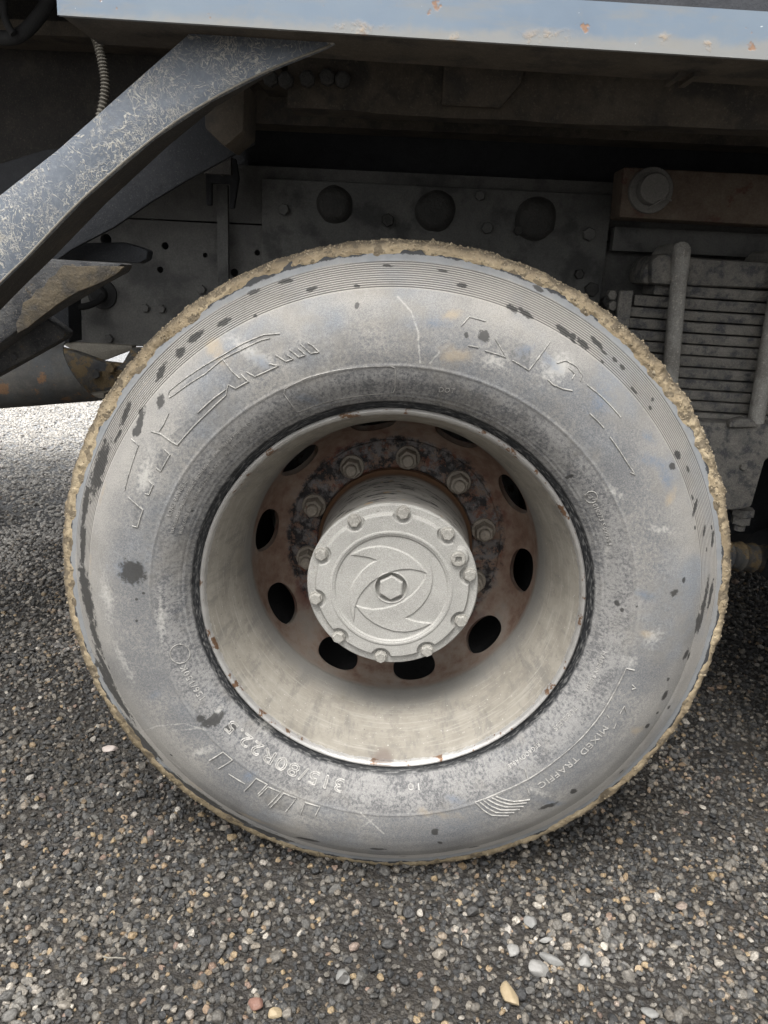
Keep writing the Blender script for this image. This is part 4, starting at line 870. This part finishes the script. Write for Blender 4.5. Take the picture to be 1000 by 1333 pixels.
cl = pix([(806, 378), (824, 378), (824, 470), (806, 470)], .585); prism('spring_clip', [(cl[0][0], cl[0][1]), (cl[1][0], cl[1][1]), (cl[1][0], cl[2][1]), (cl[0][0], cl[3][1])], .578, .595, M['leaf'], spring, .003)
for (x, y) in ((796, 384), (797, 398)): q = at(x, y, .60); hexbolt('clip_bolt', (q[0], q[2]), .011, .59, .61, M['leaf'], spring)
# U-bolts
def ubolt(xt, yt, xb, yb, Y):
    a = at(xt, yt, Y); b2 = at(xb, yb, Y); r = .0162
    pts = [(a[0], LY1 + .03, a[2] - .02), (a[0], LY1 + .02, a[2] + .005), (a[0], LY1 - .0, a[2] + .012), (a[0], Y + .03, a[2] + .012), (a[0], Y + .008, a[2] + .004), (a[0], Y, a[2] - .018), tuple(b2)]
    P = spline(pts, 7); tube('u_bolt', P, [r * (1.12 if i < 36 else 1.0 + .10 * (i - 36) / 8) for i in range(len(P))], M['ubolt'], spring, 14)
ubolt(887, 336, 866, 560, .565); ubolt(1018, 345, 978, 585, .565)
# axle seat under the spring
seat = prism('spring_seat', pix([(905, 548), (1010, 552), (1060, 552), (1060, 580), (996, 598), (978, 660), (958, 664), (905, 664)], .55), .545, .72, M['leaf'], T, .008)
prism('seat_pad', pix([(948, 548), (966, 543), (980, 546), (985, 556), (946, 556)], .54), .53, .56, M['leaf'], seat, .006)
q = at(967, 607, .545); hexbolt('seat_bolt', (q[0], q[2]), .008, .537, .547, M['leaf'], seat)
bm = bmesh.new(); b3 = at(966, 668, .60)
for (r, z0, z1) in ((.026, -.016, .0), (.021, -.036, -.018), (.013, -.052, -.037)):
    vs = [[bm.verts.new((b3[0] + r * math.cos(k * math.pi / 3 + .3), .60 + r * math.sin(k * math.pi / 3 + .3), b3[2] + .012 + z)) for k in range(6)] for z in (z0, z1)]
    for k in range(6): bm.faces.new((vs[0][k], vs[0][(k + 1) % 6], vs[1][(k + 1) % 6], vs[1][k]))
    bm.faces.new(vs[0]); bm.faces.new(vs[1])
bobj('seat_nut', bm, M['leaf'], seat)
pa, pb = at(935, 722, .62), at(1003, 728, .66); pp = [Vector(pa) + (Vector(pb) - Vector(pa)) * (k / 24) * 1.0 for k in range(25)]
tube('torque_rod', pp, [.034 + (.004 if k % 6 == 3 else 0) - .00015 * k for k in range(25)], M['muddy'], T, 18)
q = at(1012, 726, .68); lathe('torque_rod_bush', [(.0, .60), (.05, .60), (.055, .61), (.055, .74), (.05, .75), (.0, .75)], M['black'], T, 28, (q[0], .68, q[2]), 0, cx=q[0], cz=q[2])

# bed: rail, floor and the beams under it ----------------------------------
RB = at(75, 18.3, -.10); RBr = at(1000, 76.5, -.10)
rz = (RB[2] + RBr[2]) / 2 - .001; RH = float(at(1000, 14, -.10)[2] - RBr[2])
rail = box('bed_rail', RB[0], 3.2, -.10, -.094, rz, rz + RH, M['rail'], T, .0025); box('rail_lid', RB[0], 3.2, -.0938, .034, rz + RH - .007, rz + RH - .001, M['rail'], rail, .001)
box('rail_flange', RB[0] + .002, 3.2, -.0935, .018, rz + .001, rz + .008, M['brown'], rail, .001)
for px0 in (875, 895):
    q = at(px0, 92, .0); box('rail_gusset', q[0], q[0] + .008, -.03, .03, rz - .004, rz + .03, M['brown'], rail, .001)
rs_ = (RBr[2] - RB[2]) / (RBr[0] - RB[0]); rail.rotation_euler = (0, -math.atan(rs_), 0)
rail.location.z += rs_ * (WL[rail.name].x - (RB[0] + RBr[0]) / 2)
box('bed_side', RB[0] + .03, 3.2, .035, .05, rz + .05, rz + .95, M['black'], T, .003)
floor_z = 1.41
box('bed_floor', -.42, 3.2, .051, 2.4, floor_z, floor_z + .01, M['black'], T, 0); box('bed_side', -.39, 3.2, 2.41, 2.43, rz, rz + .95, M['frame'], T, .003)
box('bed_front', -.42, -.39, .0, 2.4, floor_z - .02, rz + .95, M['frame'], T, .003)
sill_z0 = at(520, 148, .2)[2]
def rough_beam(name, x0, x1, y0, y1, z0, z1, mat, parent, amp, seed, n=160):
    xs = np.linspace(x0, x1, n); w = fbm(np.stack([xs * 9, 0 * xs, 0 * xs], -1), 4, seed) - .5
    lo = z0 + w * amp; pts = [(x, z) for x, z in zip(xs, lo)] + [(x1, z1), (x0, z1)]
    bm = bmesh.new(); add_prism(bm, pts, y0, y1); return bobj(name, bm, mat, parent)
sill = rough_beam('bed_sill', -.20, 3.2, .20, .205, sill_z0, floor_z - .002, M['brown'], T, .012, 71)
box('sill_flange', -.20, 3.2, .2055, .29, sill_z0 + .007, sill_z0 + .014, M['brown'], sill, .001)
a = at(577, 100, .185)[0]; b2 = at(690, 100, .185)[0]; c2 = at(652, 140, .185)[0]
prism('sill_patch', [(a, floor_z - .03), (b2, floor_z - .03), (b2 - .012, sill_z0 + .045), (c2, sill_z0 + .012), (a, sill_z0 + .012)], .188, .199, M['brown'], sill, .002)
for (x, y) in ((372, 104), (400, 102), (426, 100), (352, 101), (446, 103)):
    q = at(x, y, .19); bm = bmesh.new(); add_hex(bm, (q[0], q[2]), .012, .186, .2005, .3, 7, .7); bobj('sill_bolt', bm, M['grease'], sill, smooth=True)
box('bed_runner', -.38, 3.2, .60, .68, 1.285, floor_z - .003, M['brown'], T, .006); box('bed_runner', -2.4, 3.2, .84, .92, ft + .10, floor_z - .003, M['black'], T, .006)
box('bed_runner', -.38, 3.2, 1.65, 1.73, 1.225, floor_z - .003, M['black'], T, .006)
for x in (-.30, .18, .66, 1.14, 1.62): box('bed_cross_member', x, x + .06, .30, 2.3, floor_z - .075, floor_z - .004, M['brown'], T, .003)
# things ahead of the bed, top left
box('bulkhead_beam', -2.4, -.24, .40, .50, at(40, 45, .4)[2], at(40, 26, .4)[2], M['brown'], T, .012)
box('bulkhead', -2.4, -.36, .52, .535, at(40, 215, .52)[2], 1.62, M['grime'], T, .003)
box('cab_floor', -2.6, -.44, -.02, 2.4, 1.46, 1.48, M['black'], T, .002)
prism('bulkhead_brace', pix([(0, 215), (60, 196), (140, 190), (250, 120), (250, 175), (60, 262), (-60, 300), (-60, 230)], .48), .47, .50, M['black'], T, .003)
P = spline([at(x, y, .10) for x, y in ((122, 42), (128, 60), (134, 85), (137, 112), (133, 142), (124, 175))], 24)
tube('conduit', P, [.0058 + .0011 * math.sin(i * 1.55) for i in range(len(P))], M['hose'], T, 12)
tube('air_hose', spline([at(x, y, .3) for x, y in ((-30, 44), (0, 49), (20, 48), (38, 36), (56, 14), (72, -12))], 10), .011, M['rubber'], T, 12)
tube('air_hose', spline([at(x, y, .28) for x, y in ((4, -10), (6, 20), (12, 36), (18, 44))], 8), .006, M['rubber'], T, 10)

# diagonal support strut --------------------------------------------------
SY = -.055
st = pix([(258, 33), (436, 38), (436, 56), (420, 64), (350, 92), (272, 132), (200, 180), (107, 260), (35, 335), (0, 369), (-120, 492), (-120, 352), (0, 254), (75, 195)], SY)
strut = prism('support_strut', st, SY, SY + .009, M['strut'], T, .0015)
low = [(352, 92), (272, 133), (200, 181), (107, 261), (35, 336), (0, 370), (-120, 493)]
bm = bmesh.new(); dq = .12
L0 = [at(x, y, SY) for x, y in low]
for off in (0.0,):
    fv = [bm.verts.new((p[0], SY + .0095, p[2] + .0012)) for p in L0]; dqs = [.006, .025, .05] + [.065] * 9; bv_ = [bm.verts.new((p[0], SY + .01 + dqs[i], p[2] + .0012)) for i, p in enumerate(L0)]
    fu = [bm.verts.new((p[0] - .003, SY + .0095, p[2] + .008)) for p in L0]; bu = [bm.verts.new((p[0] - .003, SY + .01 + dqs[i], p[2] + .008)) for i, p in enumerate(L0)]
    n = len(L0)
    for k in range(n - 1):
        bm.faces.new((fv[k], fv[k + 1], bv_[k + 1], bv_[k])); bm.faces.new((fu[k], bu[k], bu[k + 1], fu[k + 1])); bm.faces.new((bv_[k], bv_[k + 1], bu[k + 1], bu[k])); bm.faces.new((fv[k], fu[k], fu[k + 1], fv[k + 1]))
bobj('strut_flange', bm, M['grime'], strut, smooth=True)
tube('worn_edge', spline([at(x, y - 1.0, SY) for x, y in [(430, 58), (420, 64), (350, 92), (272, 132), (200, 180), (107, 260), (35, 335), (0, 369), (-120, 492)]], 6), .0013, M['beige'], strut, 6)
bk = pix([(330, 150), (332, 188), (300, 205), (245, 235), (200, 262), (150, 296), (95, 325), (30, 372), (30, 300), (150, 200), (250, 130)], .20)
prism('back_plate', bk, .195, .205, M['blueblack'], strut, .002)
prism('end_bracket', pix([(280, 118), (330, 118), (328, 180), (305, 200), (280, 176)], .16), .10, .19, M['brown'], strut, .004)

# brackets and tank at the lower left -------------------------------------
blade = prism('step_bracket', pix([(40, 318), (165, 316), (186, 322), (198, 327), (196, 338), (186, 343), (40, 336)], .26), .24, .27, M['blueblack'], T, .003)
bm = bmesh.new(); p1 = [at(x, y, .238) for x, y in ((40, 335), (186, 342), (196, 338))]
arm = prism('mudguard_arm', pix([(-90, 335), (35, 335), (80, 338), (165, 343), (158, 354), (128, 370), (95, 390), (70, 404), (45, 420), (10, 446), (-90, 520)], .12), .10, .16, M['bracket'], T, .010)
sm_ = [(84, 345), (100, 347), (128, 346), (163, 347), (157, 353), (151, 358), (136, 366), (120, 373), (104, 379), (89, 388), (75, 397), (62, 407), (50, 416), (38, 426), (24, 434), (22, 420), (29, 408), (31, 394), (42, 388), (48, 377), (58, 374), (65, 362), (73, 358), (78, 350)]
prism('mud_smear', pix(sm_, .099), .0955, .102, M['smear'], arm, .001)
low2 = prism('mudguard_plate', pix([(-60, 420), (30, 402), (55, 408), (88, 432), (86, 440), (0, 488), (-60, 520)], .20), .19, .23, M['bracket'], T, .006)
q = at(20, 464, .19); hexbolt('plate_bolt', (q[0], q[2]), .006, .184, .192, M['muddy'], low2)
prism('bracket_post', pix([(62, 392), (90, 340), (93, 446), (70, 440)], .60), .59, .66, M['blueblack'], T, .003)
# air tank: a rolled shell with a cut end
A0, A1 = at(-60, 497, .42), at(112, 483, .42); ax = Vector(A1) - Vector(A0); ax.normalize(); sid = Vector((0, 1, 0)); upv = ax.cross(sid) * -1
if upv.z < 0: upv = -upv
bm = bmesh.new(); rad0 = .060; NA = 22; grid = []
for k_ in (1.0, .95):
    for t in (0, .4, .8, 1.0):
        c = Vector(A0) + (Vector(A1) - Vector(A0)) * t
        grid.append([bm.verts.new(c + (sid * math.cos(a) + upv * math.sin(a)) * rad0 * k_ + ax * (.026 * -math.sin(a) if t == 1 else 0)) for a in [R(88 + 190 * q / (NA - 1)) for q in range(NA)]])
for q0 in (0, 4):
    for r_ in range(3):
        for k in range(NA - 1): bm.faces.new((grid[q0 + r_][k], grid[q0 + r_][k + 1], grid[q0 + r_ + 1][k + 1], grid[q0 + r_ + 1][k]))
for k in range(NA - 1): bm.faces.new((grid[3][k], grid[3][k + 1], grid[7][k + 1], grid[7][k]))
for r_ in range(3):
    for k in (0, NA - 1): bm.faces.new((grid[r_][k], grid[r_ + 1][k], grid[r_ + 5][k], grid[r_ + 4][k]))
bobj('curved_guard', bm, M['tank'], T, smooth=True)
prism('clay_gusset', pix([(80, 444), (176, 449), (176, 454), (137, 469), (112, 461)], .62), .60, .63, M['beige'], T, .002)
lowb = prism('tank_bracket', pix([(62, 446), (104, 458), (137, 470), (163, 473), (175, 452), (190, 452), (190, 512), (62, 512)], .52), .50, .53, M['muddy'], T, .003)
for (x, y) in ((127, 486), (146, 479)): q = at(x, y, .5); hexbolt('tank_bracket_bolt', (q[0], q[2]), .0105, .486, .502, M['muddy'], lowb)
prism('tank_rail', pix([(100, 513), (140, 510), (140, 519), (100, 514)], .47), .45, .49, M['beige'], T, .001)

# ------------------------------------------------------------------ loose stones that stand out, and a twig
def pebble(px, py, w, h, rot, seed, mat, label, lift=.35, group=None):
    c = atz(px, py, .006); dd = np.linalg.norm(c - CAM); k = dd / F_PX
    V, F = stone_geo(seed, 3, .7, 9); V = np.array(V) * np.array([w * k / 2, h * k / 2 * 1.15, min(w, h) * k / 2 * .9])
    ca, sa = math.cos(R(rot)), math.sin(R(rot)); V = np.stack([V[:, 0] * ca - V[:, 1] * sa, V[:, 0] * sa + V[:, 1] * ca, V[:, 2]], -1)
    z = float(ground_z(np.array([c[0]]), np.array([c[1]]))[0]) + .005
    V = V + np.array([c[0], c[1], z - V[:, 2].min() * .55]); o = obj('pebble', V, F, mat, None, (c[0], c[1], z), True, auto=32)
    o['label'] = label; o['category'] = 'pebble'; o['group'] = 'larger pebbles lying on the gravel'
white = mat_plain_stone('white_pebble', (.17, .165, .155), (.33, .32, .30)); grey = mat_plain_stone('grey_pebble', (.13, .128, .122), (.26, .255, .24))
red = mat_plain_stone('red_pebble', (.15, .075, .055), (.25, .145, .11)); yel = mat_plain_stone('ochre_pebble', (.26, .19, .105), (.40, .33, .22)); pink = mat_plain_stone('pink_pebble', (.28, .23, .20), (.44, .39, .36))
for p in ((448, 1271, 18, 20, 30, 201, grey, 'pale grey rounded pebble below the tyre, near the bottom edge'),
          (701, 1263, 20, 24, 60, 202, white, 'whitish egg shaped pebble right of the yellow sliver of stone'),
          (663, 1296, 17, 34, 15, 203, yel, 'flat yellow sliver of stone lying near the bottom edge'),
          (333, 1304, 17, 17, 0, 204, red, 'reddish brown pebble near the bottom edge, left of the middle'),
          (143, 972, 19, 13, 10, 205, pink, 'pinkish white pebble left of the tyre, apart from others'),
          (669, 1238, 17, 20, 120, 206, white, 'chalky white pebble just above the yellow sliver of stone'),
          (719, 1250, 30, 14, 150, 207, grey, 'long wedge shaped pale grey stone in the pale patch, lower right'),
          (711, 1223, 17, 11, 10, 208, white, 'small bright white pebble at the top of the pale patch, lower right'),
          (761, 1252, 18, 16, 40, 209, white, 'white rounded pebble right of the egg shaped one'),
          (357, 1316, 17, 15, 20, 210, yel, 'ochre yellow pebble touching the bottom edge beside a reddish one'),
          (845, 1316, 20, 13, 160, 211, grey, 'smooth grey pebble in the lower right corner area'),
          (691, 1200, 18, 16, 0, 212, grey, 'dull grey rounded pebble under the tyre bottom, right of centre')): pebble(*p)
q = [Vector(atz(x, y, .014)) for x, y in ((134, 1245), (142, 1247), (150, 1246.5), (164, 1247.5))]
tw = obj('twig', *tube_geo(spline(q, 4), [.0016 - .00006 * i for i in range(13)], 7), M['beige'], None, None, True)
tw['label'] = 'thin dried twig lying on the gravel at lower left'; tw['category'] = 'twig'
